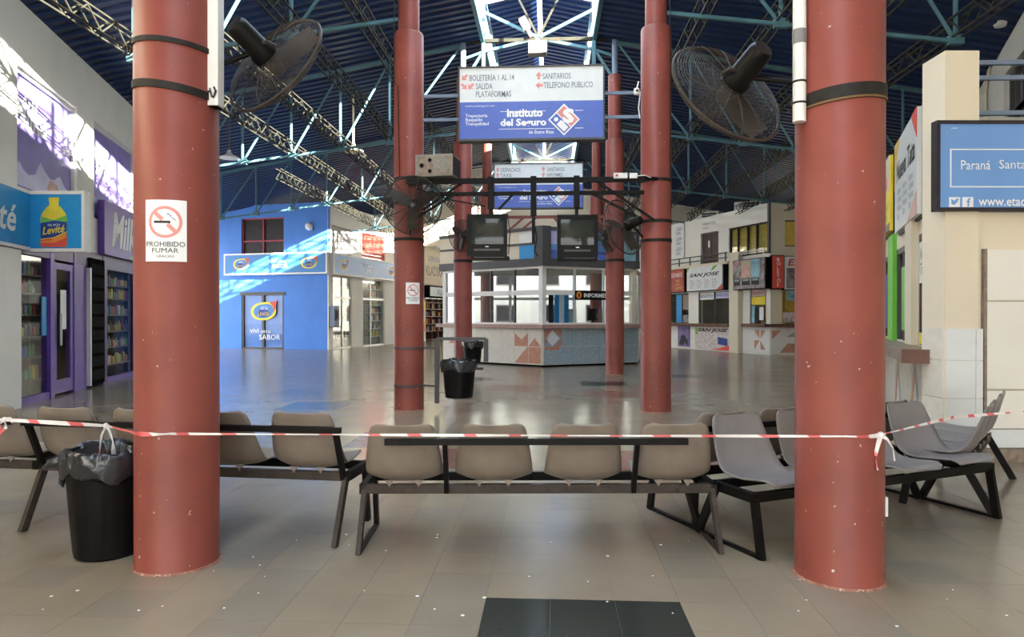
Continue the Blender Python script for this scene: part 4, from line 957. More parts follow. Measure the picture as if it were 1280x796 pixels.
for j in range(3): text('Rosario\nCordoba\nMendoza\nSalta', 'print_grey', s, 3.4 + j * 0.55, 3.8 + j * 0.55, 2.85, 3.28, -0.09)
prism('yellow_corner', 'gold', s, [(3.07, 3.96), (3.07, 3.3), (3.25, 3.7), (3.6, 3.96)], -0.096, -0.09); prism('red_corner', 'print_red', s, [(5.16, 3.6), (5.16, 3.96), (4.7, 3.96)], -0.096, -0.09); prism('orange_foot', 'poster_pink', s, [(4.4, 2.70), (5.16, 2.70), (5.16, 3.0)], -0.096, -0.09)
for i, (a, b_, z0, z1, m, lab, tx) in enumerate(((4.72, 5.32, 1.9, 2.4, 'print_white', 'white window notice with script words in the nearest ticket window', 'Nueva\nTata'), (5.36, 5.9, 2.0, 2.42, 'poster_pink', 'orange edged notice at the near end of the ticket window', 'Tata'), (4.72, 5.9, 1.16, 1.3, 'print_yellow', 'yellow strip along the foot of the nearest ticket window', ''), (3.1, 3.6, 1.3, 2.2, 'print_green', 'green notice inside the second ticket window', ''), (0.7, 1.7, 1.3, 2.2, 'deep_blue', 'dark blue notice in the ticket window by the red column', ''))):
    o = root('window_notice', lab, 'notice', FT[0], FT[1], 'notices in the near ticket windows'); box('sheet', m, o, a, b_, -0.005, 0.0, z0, z1)
    if tx: text(tx, 'print_black', o, a + 0.1, b_ - 0.1, z0 + 0.1, z1 - 0.08, -0.005)
s = root('tiled_counter', 'cream base panels with terracotta cross bands under the near ticket ledge', 'tile panel', FT[0], FT[1])
for i in range(9): box('tile', 'tile_cream', s, 1.2 + i * 0.55, 1.74 + i * 0.55, -0.02, -0.002, 0.06, 1.0)
for (u, w_) in ((2.4, 0.5), (3.2, -0.5), (4.0, 0.5), (4.9, -0.5), (5.3, 0.5)): prism('inlay_band', 'tile_terracotta' if w_ > 0 else 'tile_bluegrey', s, [(u, 0.08), (u + 0.16, 0.08), (u + w_ + 0.16, 0.98), (u + w_, 0.98)], -0.025, -0.02)
o = box('blue_counter', 'sky_sign', None, -0.6, 1.15, -0.03, -0.002, 0.08, 1.0); o.location = FT[0]; o.rotation_euler.z = FT[1]; tag(o, 'plain blue base panel at the far end of the near ticket counter', 'panel')

# ------------------------------------------------------------------ right pillar wall facing the camera
wall('wall_right_near', 'cream_wall', FF[0], FF[1], 0.33, 4.0, 3.45)
pil = root('trim_9', kind='structure', loc=FF[0], rotz=FF[1])
box('pillar', 'cream_wall', pil, 0.0, 0.35, -0.04, 0.35, 0, 4.22)
for (a, b_) in ((0.005, 0.31), (0.315, 0.385)):
    for (z0, z1) in ((0.0, 0.29), (0.295, 0.655), (0.66, 1.045), (1.05, 1.37)):
        box('tile', 'white_tile', pil, a, b_, -0.055, -0.03, z0, z1)
for (z0, z1) in ((0.0, 0.29), (0.295, 0.655), (0.66, 1.045), (1.05, 1.37)): box('tile', 'tile_cream', pil, -0.012, 0.0, -0.03, 0.33, z0, z1)
pw = root('door_6', kind='structure', loc=FF[0], rotz=FF[1])
for i in range(3):
    for (z0, z1) in ((0.345, 0.735), (0.75, 1.645), (1.66, 2.18)):
        box('panel', 'white_wall', pw, 0.43 + i * 1.05, 1.46 + i * 1.05, -0.045, -0.001, z0, z1, 0.006)
    box('panel', 'white_tile', pw, 0.43 + i * 1.05, 0.93 + i * 1.05, -0.03, -0.001, 0.15, 0.335); box('panel', 'white_tile', pw, 0.94 + i * 1.05, 1.46 + i * 1.05, -0.03, -0.001, 0.15, 0.335)
box('frame', 'counter_wood', pw, 0.40, 0.43, -0.05, 0, 0.15, 2.19); box('shadow_rail', 'counter_wood', pw, 0.43, 3.6, -0.02, 0, 0.335, 0.35)
bb = box('baseboard_right', 'counter_wood', None, 0.36, 4.0, -0.06, 0, 0, 0.14); bb.location = FF[0]; bb.rotation_euler.z = FF[1]; bb['kind'] = 'structure'
s = root('city_sign', 'large sky blue light box with white frame line and web address at right', 'sign', FF[0], FF[1])
lightbox(s, -0.12, 2.6, 2.57, 3.49, 0.10, 'sign_sky', 'window_dark', 0.035)
for a in ((0.02, 2.45, 3.19, 3.202), (0.02, 2.45, 2.81, 2.822), (0.02, 0.032, 2.81, 3.2), (2.438, 2.45, 2.81, 3.2)): box('frame_line', 'print_white', s, a[0], a[1], -0.093, -0.086, a[2], a[3])
text('Paraná', 'print_white', s, 0.13, 0.43, 2.99, 3.085, -0.088); text('Santa Fe', 'print_white', s, 0.52, 0.95, 3.0, 3.09, -0.088)
for i in range(2): box('icon', 'print_white', s, 0.01 + i * 0.135, 0.12 + i * 0.135, -0.094, -0.086, 2.61, 2.71)
prism('bird_mark', 'sign_sky', s, [(0.03, 2.64), (0.06, 2.63), (0.09, 2.66), (0.105, 2.695), (0.075, 2.69), (0.06, 2.67), (0.03, 2.69)], -0.098, -0.094); text('f', 'sign_sky', s, 0.185, 0.225, 2.615, 2.70, -0.094, bold=0.03)
text('www.etacer.com.ar', 'print_white', s, 0.31, 1.25, 2.62, 2.70, -0.088, bold=0.012)
text('etacer', 'print_white', s, 0.03, 0.10, 3.405, 3.418, -0.088)
rl = root('upper_railing', 'blue grey steel railing beside the cream post above the blue sign', 'railing', FF[0], FF[1])
for z in (3.63, 4.0, 4.16): MB().bar((0.33, 0.15, z), (3.9, 0.15, z + 0.05), 0.045).build('rail', 'steel_bluegrey', rl)
for u in (1.6, 3.0): MB().bar((u, 0.15, 3.5), (u, 0.15, 4.16), 0.045).build('post', 'steel_bluegrey', rl)
# upper storey set back behind the ticket counters
UA = (11.02, 18.12, 0); UR = R(-111.11)
wall('wall_right_upper', 'white_wall', UA, UR, -10.5, 10.5, 5.9 - 0.3, [(3.3, 5.4, 4.3, 5.6)], z0=3.5)
b = MB(); top = lambda u: roof_z(11.02 + u * math.cos(UR)) - 0.02
uu = [-10.5 + 0.5 * i for i in range(43)]
pts = [(u, 5.6) for u in uu] + [(u, top(u)) for u in uu[::-1]]
wh = [(3.3, 6.5), (5.4, 6.5)]
b.prism([(-10.5, 5.6), (3.3, 5.6), (3.3, top(3.3)), (-10.5, top(-10.5))], 0, 0.25); b.prism([(5.4, 5.6), (10.5, 5.6), (10.5, top(10.5)), (5.4, top(5.4))], 0, 0.25); b.prism([(3.3, 6.55), (5.4, 6.55), (5.4, top(5.4)), (3.3, top(3.3))], 0, 0.25)
o = b.build('wall_right_upper_gable', 'white_wall', None, UA, UR); o['kind'] = 'structure'
w = root('window_16', kind='structure', loc=UA, rotz=UR)
box('pane', 'window_dark', w, 3.3, 5.4, 0.20, 0.22, 4.3, 6.55)
for a in (3.3, 3.75, 4.3, 4.9): box('window_bar', 'frame_grey', w, a, a + 0.09, 0.10, 0.20, 4.3, 6.55)
box('curtain', 'window_grey', w, 3.85, 4.25, 0.17, 0.2, 4.4, 6.4)
cd = root('cable_bundle', 'pale bundle of cables running up the white upper wall at right', 'cables', UA, UR)
for i in range(4): MB().tube([(1.55 + i * 0.07, -0.04, 3.6), (1.58 + i * 0.07 + 0.03 * math.sin(i), -0.05, 5.5), (1.6 + i * 0.06, -0.04, 6.7), (2.0 + i * 0.08, -0.04, 7.1)], 0.022, 6).build('cable', 'cream_wall', cd)
lo = root('wall_lamp', 'small white lamp high on the white upper wall at the right edge', 'lamp', on(UA, UR, 4.25, -0.05) + (7.35,), UR)
MB().lathe([(0.0, 0), (0.10, 0.02), (0.13, 0.10), (0.10, 0.2), (0.06, 0.24)], 16).build('globe', 'white_plastic', lo, smooth=True).location = (0, -0.2, -0.1)
MB().tube([(0, 0, 0), (0.03, -0.2, 0.14)], 0.02, 6).build('bracket', 'frame_grey', lo)

# ------------------------------------------------------------------ white building outside, beyond the open far end
ob = root('outside_building', 'sunlit white building seen through the booth glass', 'building', (0, 60, 0))
box('wall', 'white_wall', ob, -26, 26, 0, 6, 0, 7)
for i in range(11):
    for z in (1.0, 4.2):
        wv = box('window', 'window_grey', ob, -20 + i * 3.9, -18.4 + i * 3.9, -0.06, 0.0, z, z + 1.5); box('pane', 'window_dark', wv, -19.9 + i * 3.9, -18.5 + i * 3.9, -0.08, -0.06, z + 0.1, z + 1.4)

# ------------------------------------------------------------------ waiting benches
def seat_mesh(m):
    prof = [(-0.435, 0.030, 0.175), (-0.43, 0.045, 0.205), (-0.40, 0.056, 0.222), (-0.34, 0.048, 0.230), (-0.26, 0.034, 0.235), (-0.18, 0.022, 0.238), (-0.10, 0.016, 0.242), (-0.04, 0.024, 0.246), (0.01, 0.050, 0.249),
            (0.045, 0.095, 0.247), (0.068, 0.15, 0.242), (0.085, 0.21, 0.234), (0.10, 0.265, 0.226), (0.115, 0.32, 0.217), (0.128, 0.365, 0.207), (0.135, 0.39, 0.196), (0.139, 0.402, 0.18), (0.141, 0.408, 0.15)]
    n = len(prof); nu = 14; vs = []
    for i, (y, z, w) in enumerate(prof):
        a = prof[max(0, i - 1)]; b = prof[min(n - 1, i + 1)]
        ty, tz = b[0] - a[0], b[1] - a[1]; l = math.hypot(ty, tz)
        ny, nz = -tz / l, ty / l
        cup = 0.022 + 0.035 * math.exp(-((i - 8.5) / 3.2) ** 2) if 2 < i < n - 2 else 0.02
        for k in range(nu + 1):
            s = -1 + 2 * k / nu
            e = abs(s) ** 2.6 * cup
            vs.append((s * w, y + ny * e, z + nz * e))
    fs = [(i * (nu + 1) + k, i * (nu + 1) + k + 1, (i + 1) * (nu + 1) + k + 1, (i + 1) * (nu + 1) + k) for i in range(n - 1) for k in range(nu)]
    return MB().add(vs, fs).mesh('seat', m, True)
SEAT = {m: seat_mesh(m) for m in ('seat_taupe', 'seat_taupe_lit')}
BRK = MB().add([(-0.03, 0, 0.03), (0.03, 0, 0.03), (0, 0, -0.012), (-0.03, 0.012, 0.03), (0.03, 0.012, 0.03), (0, 0.012, -0.012)], [(0, 2, 1), (3, 4, 5), (0, 1, 4, 3), (1, 2, 5, 4), (2, 0, 3, 5)]).mesh('bracket', 'seat_taupe')
def bench(label, loc, rotz, n=4, pitch=0.585, dz=0.0, sm='seat_taupe', fm='brown_metal', bar=None, floorbar=True, legs=None, end_over=0.0):
    r_ = root('waiting_bench', label, 'bench', loc, rotz, 'benches of moulded seats')
    L_ = n * pitch; h = L_ / 2 + end_over; zt = 0.40 + dz
    MB().box(-h, h, -0.02, 0.02, zt - 0.06, zt).build('rear_rail', fm, r_, bevel=0.004)
    MB().box(-h, h, -0.38, -0.34, zt - 0.06, zt).build('front_rail', 'black_metal', r_, bevel=0.004)
    for x in (-h + 0.02, h - 0.02):
        MB().bar((x, -0.38, zt - 0.03), (x, 0.02, zt - 0.03), 0.04, 0.06).build('cross_rail', 'black_metal', r_)
    for x in legs or (-h + 0.03, h - 0.03):
        MB().bar((x, 0.0, zt - 0.04), (x, 0.19, 0.0), 0.03, 0.055).build('leg', fm, r_)
        MB().bar((x, -0.36, zt - 0.04), (x, -0.42, 0.0), 0.03, 0.055).build('leg', 'black_metal', r_)
        if floorbar: MB().bar((x, 0.19, 0.012), (x, -0.42, 0.012), 0.03, 0.02).build('foot_bar', fm, r_)
    if bar:
        x0, x1, ups = bar
        yb, zb = 0.155, zt + 0.305
        MB().box(x0, x1, yb - 0.012, yb + 0.022, zb - 0.02, zb + 0.02).build('back_rail', 'black_metal', r_, bevel=0.003)
        for x in ups: MB().bar((x, 0.01, zt - 0.05), (x, yb, zb), 0.04, 0.03, up=(1, 0, 0)).build('upright', 'black_metal', r_)
    for i in range(n):
        o = bpy.data.objects.new('seat', SEAT[sm]); col.objects.link(o); o.parent = r_
        o.location = (-L_ / 2 + pitch * (i + 0.5), 0, zt)
        o.rotation_euler = (random.uniform(-0.015, 0.015), 0, random.uniform(-0.02, 0.02))
        md = o.modifiers.new('shell', 'SOLIDIFY'); md.thickness = 0.011; md.offset = -1
        for dx in (-0.095, 0.095):
            k = bpy.data.objects.new('bracket', BRK); col.objects.link(k); k.parent = o; k.location = (dx, 0.022, 0.002)
    return r_
bench('taupe four seat bench seen from behind in the middle, with a short back rail', (0.225, 4.515, 0), R(180 + 3.6), bar=(-0.94, 0.98, (-0.62, 0.60)))
bench('taupe four seat bench seen from behind, passing behind the left near column', (-2.21, 4.67, 0), R(180 - 5.1), dz=0.05, bar=(-1.17, 1.17, (-1.13, 1.13)), floorbar=False)
bench('taupe bench cut by the left picture edge, next to the black bin', (-4.57, 4.90, 0), R(180 - 5.1), dz=0.05, bar=(-1.10, 1.17, (-0.3, 1.13)), floorbar=False, legs=(-0.3, 1.13))
bench('taupe seats with light painted in as grey, facing the camera, front row behind the right near column', (2.42, 5.17, 0), R(26.0), n=4, pitch=0.565, sm='seat_taupe_lit', fm='black_metal', end_over=0.02)
bench('taupe row of seats set back to back behind the greyed front row', (2.25, 5.50, 0), R(206.0), n=4, pitch=0.565, sm='seat_taupe', fm='black_metal', bar=(-1.1, 1.1, (-0.6, 0.6)))
bench('taupe seats with light painted in as grey, seen from the side beside the white tiled pillar', (3.93, 6.05, 0), R(-127), n=3, pitch=0.54, sm='seat_taupe_lit', fm='black_metal', floorbar=False)

# ------------------------------------------------------------------ bins
def bin_mesh_parts(r_, h, rb, rt, liner=True, seed=1, body='plastic_black'):
    def ribs(r, z, t, i): return (r + (0.004 * (1 if math.sin(t * 9) > 0.55 else 0) if 1 < i < 5 else 0), z)
    MB().lathe([(rb * 0.9, 0.0), (rb, 0.012), (rb, 0.03), (rb + (rt - rb) * 0.3, h * 0.3), (rb + (rt - rb) * 0.7, h * 0.7), (rt, h - 0.03), (rt + 0.012, h - 0.02), (rt + 0.012, h), (rt - 0.012, h), (rt - 0.03, h * 0.5), (rb * 0.85, 0.03), (0.0, 0.03)], 96, fn=ribs).build('bin_body', body, r_, smooth=True)
    if liner:
        rnd = random.Random(seed)
        ph = [rnd.uniform(0, 6.28) for _ in range(8)]; fr = [5, 9, 14, 23, 31, 7, 17, 40]; am = [0.5, 0.6, 0.8, 0.7, 0.6, 0.4, 0.5, 0.4]
        def cr(r, z, t, i):
            q = sum(a * math.sin(f * t + p + i * 0.55 * (1 + 0.1 * f)) for a, f, p in zip(am, fr, ph)) / 3
            k = [0.15, 0.4, 0.8, 1.0, 1.0, 0.8, 0.6, 0.7, 1.0][min(i, 8)]
            return (r + 0.016 * q * k, z + (0.018 * math.sin(3 * t + ph[0]) + 0.010 * math.sin(8 * t + ph[1]) + 0.006 * q) * (1.4 if i < 3 else 0.6))
        MB().lathe([(rt + 0.006, h - 0.15), (rt + 0.016, h - 0.14), (rt + 0.022, h - 0.10), (rt + 0.026, h - 0.05), (rt + 0.022, h), (rt + 0.004, h + 0.015), (rt - 0.02, h - 0.01), (rt - 0.03, h - 0.12), (rt - 0.05, h - 0.3)][:9], 120, fn=cr).build('bin_liner', 'bag_black', r_, smooth=True)
tb_ = root('waste_bin', 'large black plastic bin with crumpled bag beside the left near column', 'bin', (-2.50, 4.21, 0))
bin_mesh_parts(tb_, 0.66, 0.185, 0.235)
def knot(par, p, s_):
    b = MB()
    b.tube([(p[0], p[1], p[2]), (p[0] - 0.03, p[1] - 0.01, p[2] + 0.012), (p[0] - 0.075, p[1] - 0.015, p[2] - 0.008), (p[0] - 0.13, p[1] - 0.01, p[2] - 0.035), (p[0] - 0.155, p[1], p[2] - 0.045)], [0.028, 0.04, 0.03, 0.02, 0.006], 9)
    b.tube([(p[0], p[1], p[2]), (p[0] + 0.01, p[1] - 0.025, p[2] - 0.06), (p[0] - 0.005, p[1] - 0.03, p[2] - 0.12), (p[0] + 0.0, p[1] - 0.025, p[2] - 0.15)], [0.03, 0.026, 0.018, 0.005], 9)
    return b.build('bag_knot', 'bag_black', par, smooth=True)
knot(tb_, (-0.225, -0.07, 0.585), 1)
hb = root('hanging_bin', 'dark bin hung on a grey steel frame beside the second left column', 'bin', (-1.13, 10.75, 0))
b = MB()
bin_mesh_parts(hb, 0.58, 0.215, 0.262, True, 3)
for ch in hb.children: ch.location.z = 0.22
fr_ = [((-0.36, 0.08, 1.14), (0.42, 0.08, 1.14)), ((-0.36, 0.08, 0.12), (-0.36, 0.08, 1.14)), ((0.42, 0.08, 0.78), (0.42, 0.08, 1.14))]
for p, q in fr_: MB().bar(p, q, 0.07, 0.05).build('frame_bar', 'frame_grey', hb)
MB().bar((-0.42, 0.1, 0.72), (0.30, 0.0, 0.72), 0.02).build('hook_bar', 'frame_grey', hb)
for z in (0.39, 0.99): MB().bar((-0.36, 0.08, z), (-0.62, 0.2, z), 0.04, 0.03).build('hook_bar', 'frame_grey', hb)
hb2 = root('hanging_bin', 'smaller dark bin hung on the third left column, in front of the booth', 'bin', (-1.66, 17.35, 0))
bin_mesh_parts(hb2, 0.52, 0.20, 0.25, True, 5)
for ch in hb2.children: ch.location.z = 0.33
MB().bar((-0.2, 0.25, 0.15), (0.25, 0.25, 0.15), 0.06).build('frame_bar', 'frame_grey', hb2); MB().bar((-0.2, 0.25, 0.15), (-0.2, 0.25, 0.9), 0.05).build('frame_bar', 'frame_grey', hb2)

# ------------------------------------------------------------------ caution tape
tp = root('caution_tape', 'red and white barrier tape strung across both near columns', 'tape', (0, 0, 0))
def ribbon(pts, w, name='strip', tw=0.0, seed=0):
    rnd = random.Random(seed); b = MB(); vs = []
    pts = [Vector(p) for p in pts]
    # resample
    out = []
    for i in range(len(pts) - 1):
        n = max(2, int((pts[i + 1] - pts[i]).length / 0.06))
        for k in range(n): out.append(pts[i].lerp(pts[i + 1], k / n))
    out.append(pts[-1])
    for i, p in enumerate(out):
        d = (out[min(i + 1, len(out) - 1)] - out[max(i - 1, 0)]).normalized()
        u = Vector((0, 0, 1)); a = d.cross(u).normalized()
        if d.cross(u).length < 0.1: a = Vector((1, 0, 0)); 
        up = a.cross(d).normalized()
        th = tw * math.sin(i * 0.37 + seed) + 0.15 * rnd.uniform(-1, 1)
        ww = w * (0.8 + 0.35 * math.sin(i * 0.23 + seed))
        q = up * math.cos(th) + a * math.sin(th); nrm = q.cross(d).normalized()
        for s1, s2 in ((-1, -1), (1, -1), (1, 1), (-1, 1)): vs.append(p + q * s1 * ww / 2 + nrm * s2 * 0.0012)
    fs = [(0, 1, 2, 3)]
    for i in range(len(out) - 1):
        for k in range(4): fs.append((i * 4 + k, i * 4 + (k + 1) % 4, (i + 1) * 4 + (k + 1) % 4, (i + 1) * 4 + k))
    fs.append(tuple((len(out) - 1) * 4 + k for k in (3, 2, 1, 0)))
    return MB().add(vs, fs).build(name, 'tape', tp, smooth=True)
def arc_pts(cx, cy_, r, a0, a1, z0, z1, n=14): return [(cx + r * math.cos(R(a0 + (a1 - a0) * i / n)), cy_ + r * math.sin(R(a0 + (a1 - a0) * i / n)), z0 + (z1 - z0) * i / n) for i in range(n + 1)]
left_arc = arc_pts(-CX, ROWS[0], 0.247, 215, 290, 0.815, 0.822)
right_arc = arc_pts(CX, ROWS[0], 0.247, 255, 325, 0.845, 0.848)
kn1 = (-3.38, 4.45, 0.80); kn2 = (-2.57, 4.30, 0.79)
ribbon([(-4.8, 4.62, 0.79), kn1, kn2] + left_arc, 0.024, 'strip', 0.5, 1)
ribbon([left_arc[-1], (0.0, 3.84, 0.832), right_arc[0]], 0.014, 'strip', 0.35, 2)
ribbon(right_arc + [(2.9, 4.6, 0.845), (4.2, 5.3, 0.83), (5.6, 6.0, 0.83)], 0.020, 'strip', 0.5, 4)
def tails(p, sets, seed):
    for i, s_ in enumerate(sets): ribbon([p] + [(p[0] + a, p[1] + b, p[2] + c) for a, b, c in s_], 0.026, 'tail', 0.7, seed + i)
tails(kn2, [[(-0.03, 0.0, -0.06), (-0.035, -0.01, -0.15), (-0.03, -0.02, -0.19)], [(0.03, -0.01, -0.03), (0.06, -0.02, -0.10), (0.065, -0.02, -0.20)]], 11)
tails(kn1, [[(0.02, -0.01, -0.05), (-0.03, -0.01, -0.09)], [(0.05, -0.01, 0.01), (0.06, 0, -0.02)], [(-0.04, 0, -0.03), (-0.02, -0.01, -0.06)]], 14)
tails(right_arc[10], [[(-0.02, -0.012, -0.05), (-0.035, -0.015, -0.11), (-0.03, -0.012, -0.15), (-0.02, -0.012, -0.19)], [(0.03, -0.012, -0.02), (0.065, 0.0, -0.07), (0.075, 0.0, -0.14)]], 21)
b = MB()
for p in (kn2, right_arc[10], kn1): b.lathe([(0.0, -0.02), (0.016, -0.012), (0.02, 0), (0.014, 0.014), (0, 0.02)], 10, p)
b.build('knots', 'tape', tp, smooth=True)

# ------------------------------------------------------------------ pedestal fans fixed on the columns
def fan_meshes(Rg, nr, nrad, seg, wr=0.0016):
    g_ = MB()
    for side in (-1, 1):
        for i in range(nr):
            r = 0.06 + (Rg - 0.06) * i / (nr - 1)
            z = side * 0.075 * math.sqrt(max(0.0, 1 - (r / Rg) ** 4))
            g_.tube([(r * math.cos(2 * PI * k / seg), r * math.sin(2 * PI * k / seg), z) for k in range(seg)], wr, 4, closed=True)
        for i in range(nrad):
            t = 2 * PI * i / nrad
            g_.tube([(r * math.cos(t), r * math.sin(t), side * 0.076 * math.sqrt(max(0.0, 1 - (r / Rg) ** 4))) for r in (0.05, Rg * 0.35, Rg * 0.6, Rg * 0.8, Rg * 0.92, Rg)], wr * 1.5, 4)
    guard = g_.mesh('guard', 'wire_dark', True)
    rim = MB().tube([(Rg * math.cos(2 * PI * k / 48), Rg * math.sin(2 * PI * k / 48), 0) for k in range(48)], 0.011, 8, closed=True).mesh('rim', 'brown_metal', True)
    bl = MB(); vs = []; n = 8
    for i in range(n + 1):
        r = 0.05 + (Rg * 0.88 - 0.05) * i / n; w = Rg * 0.14 * (0.5 + 0.9 * math.sin(PI * min(1, 0.25 + 0.65 * i / n)))
        for s in (-1, -0.33, 0.33, 1): vs.append((r, s * w, 0.035 * s))
    fs = [(i * 4 + k, i * 4 + k + 1, (i + 1) * 4 + k + 1, (i + 1) * 4 + k) for i in range(n) for k in range(3)]
    blade = MB().add(vs, fs).mesh('blade', 'wire_dark', True)
    motor = MB().lathe([(0.0, -0.34), (0.055, -0.335), (0.07, -0.31), (0.072, -0.14), (0.085, -0.12), (0.085, -0.06), (0.05, -0.05), (0.0, -0.05)], 24).mesh('motor', 'plastic_black', True)
    hub = MB().lathe([(0.05, -0.05), (0.05, 0.04), (0.035, 0.06), (0.0, 0.065)], 20).mesh('hub', 'frame_grey', True)
    return guard, rim, blade, motor, hub
def fan(label, c, axis, anchor, meshes, spin=0.0, elbow=None):
    r_ = root('wall_fan', label, 'fan', c, 0, 'black fans on the columns')
    r_.rotation_euler = Vector(axis).to_track_quat('Z', 'Y').to_euler()
    guard, rim, blade, motor, hub = meshes
    for nm, me in (('guard', guard), ('rim', rim), ('motor', motor), ('hub', hub)):
        o = bpy.data.objects.new(nm, me); col.objects.link(o); o.parent = r_
    for k in range(3):
        o = bpy.data.objects.new('blade', blade); col.objects.link(o); o.parent = r_; o.rotation_euler.z = spin + 2 * PI * k / 3
    inv = (Matrix.Translation(c) @ r_.rotation_euler.to_matrix().to_4x4()).inverted()
    A = inv @ Vector(anchor); mid = Vector((0, 0, -0.13))
    pts = [A, mid] if elbow is None else [A, inv @ Vector(elbow), mid]
    MB().tube(pts, 0.017, 8).build('arm', 'black_metal', r_, smooth=True)
    MB().tube([(0.10, 0.03, -0.10), (0.11, 0.0, -0.16), (0.0, 0, -0.17), (-0.11, 0.0, -0.16), (-0.10, 0.03, -0.10)], 0.012, 6).build('yoke', 'brown_metal', r_)
    return r_
FN = fan_meshes(0.375, 24, 14, 44)
fan('large black caged fan hanging at upper left on the nearest left column', (-1.45, 4.30, 3.10), (0.44, 0.76, -0.47), (-1.76, 4.13, 3.03), FN, 0.4)
fan('large black caged fan hanging at upper right on the nearest right column', (1.36, 4.20, 2.84), (-0.42, 0.76, -0.50), (1.76, 4.0, 2.82), FN, 0.2)
FN2 = fan_meshes(0.44, 14, 14, 40, 0.0026)
fan('black caged fan facing the camera on the second left column', (-1.80, 10.45, 3.20), (0.12, -0.98, -0.15), (-1.90, 10.74, 2.78), FN2, 0.5, (-1.88, 10.62, 3.0))
fan('black caged fan turned sideways beside the second right column', (1.44, 10.75, 2.88), (-0.70, 0.66, -0.25), (1.75, 10.9, 2.74), FN2, 0.1, (1.66, 10.7, 2.8))
FN3 = fan_meshes(0.40, 11, 12, 32, 0.0035)
fan('small caged fan on the third left column behind the left television', (-1.95, 17.45, 3.55), (-0.5, -0.85, -0.1), (-1.97, 17.66, 3.2), FN3, 0.3)
fan('small caged fan on the third right column behind the right television', (1.62, 17.35, 3.45), (-0.35, -0.92, -0.1), (1.9, 17.66, 3.15), FN3, 0.9)

# white cable trunking on the near columns
for s in (-1, 1):
    t = root('white_trunking', ['white square trunking hanging down the left near column', 'white round pipe hanging down the right near column'][0 if s < 0 else 1], 'pipe', ((-1.725, 4.05, 2.76) if s < 0 else (1.712, 3.99, 2.60)))
    if s < 0:
        MB().box(-0.045, 0.045, -0.04, 0.04, 0, 2.4).build('duct', 'white_plastic', t, bevel=0.004); box('end_shade_cap', 'dark_void', t, -0.038, 0.038, -0.033, 0.033, -0.006, 0.001)  # black cap paints in the shaded inside of the solid duct
    else:
        MB().lathe([(0.036, 0), (0.036, 2.4)], 20).build('duct', 'white_plastic', t, smooth=True)
        for z in (0.10, 0.22): MB().lathe([(0.038, z), (0.038, z + 0.012)], 20).build('tie', 'strap_black', t)
        MB().lathe([(0.039, 0.44), (0.039, 0.52)], 20).build('tie', 'window_grey', t)

# ------------------------------------------------------------------ no smoking notices, bent round the columns
def notice(label, c, ang, z0, z1, halfdeg):
    r_ = root('no_smoking_notice', label, 'notice', (c[0], c[1], 0), 0, 'no smoking notices')
    RR = 0.2395; w = RR * R(halfdeg)
    def wrap(name, m, pts_list, dr):
        vs = []; fs = []
        for poly in pts_list:
            # poly: list of (s in -1..1 across, z)
            o = len(vs); vs += [((RR + dr) * math.cos(ang + R(halfdeg) * s), (RR + dr) * math.sin(ang + R(halfdeg) * s), z) for s, z in poly]
            fs.append(tuple(range(o, o + len(poly))))
        return MB().add(vs, fs).build(name, m, r_)
    H = z1 - z0
    strips = []
    n = 10
    for i in range(n):
        a, b_ = -1 + 2 * i / n, -1 + 2 * (i + 1) / n
        strips.append([(a, z0), (b_, z0), (b_, z1), (a, z1)])
    wrap('sheet', 'print_white', strips, 0.001)
    cz = z0 + H * 0.64; ra = 0.80; rz = ra * w
    quad = []
    for i in range(36):
        t0, t1 = 2 * PI * i / 36, 2 * PI * (i + 1) / 36
        quad.append([(ra * math.cos(t0), cz + rz * math.sin(t0)), (ra * math.cos(t1), cz + rz * math.sin(t1)), (0.82 * ra * math.cos(t1), cz + 0.82 * rz * math.sin(t1)), (0.82 * ra * math.cos(t0), cz + 0.82 * rz * math.sin(t0))])
    wrap('ban_ring', 'print_pink', quad, 0.0022)
    sl = []
    for i in range(10):
        a, b_ = -0.56 + 1.12 * i / 10, -0.56 + 1.12 * (i + 1) / 10
        if -0.1 < (a + b_) / 2 < 0.12: continue
        sl.append([(a - 0.07, cz - a * w - 0.07 * w), (b_ - 0.07, cz - b_ * w - 0.07 * w), (b_ + 0.07, cz - b_ * w + 0.07 * w), (a + 0.07, cz - a * w + 0.07 * w)])
    wrap('ban_bar', 'print_pink', sl, 0.0022)
    wrap('cigarette', 'print_black', [[(-0.52 + 0.155 * i, cz - 0.06 * w), (-0.52 + 0.155 * (i + 1), cz - 0.06 * w), (-0.52 + 0.155 * (i + 1), cz + 0.06 * w), (-0.52 + 0.155 * i, cz + 0.06 * w)] for i in range(5)], 0.003)
    wrap('smoke', 'print_grey', [[(0.1 + 0.1 * i, cz + (0.45 - 0.1 * i + 0.06 * (i % 2)) * w), (0.18 + 0.1 * i, cz + (0.43 - 0.1 * i) * w), (0.2 + 0.1 * i, cz + (0.36 - 0.1 * i) * w), (0.12 + 0.1 * i, cz + (0.36 - 0.08 * i) * w)] for i in range(4)], 0.003)
    return r_, RR, w
NOTES = []
nl = notice('large white no-smoking notice on the nearest left column', (-CX, ROWS[0]), R(-67 - 22.5 + 13), 1.815, 2.17, 27.5)
ns = notice('small white no-smoking notice on the second left column', (-CX, ROWS[1]), R(-62), 1.69, 2.03, 28)
CURVED = [('PROHIBIDO', nl, R(-76.5), 27.5, 1.90, 1.93, 0.92), ('FUMAR', nl, R(-76.5), 27.5, 1.865, 1.892, 0.62), ('GRACIAS', nl, R(-76.5), 27.5, 1.838, 1.852, 0.42), ('PROHIBIDO', ns, R(-62), 28, 1.77, 1.80, 0.9), ('FUMAR', ns, R(-62), 28, 1.735, 1.762, 0.6)]

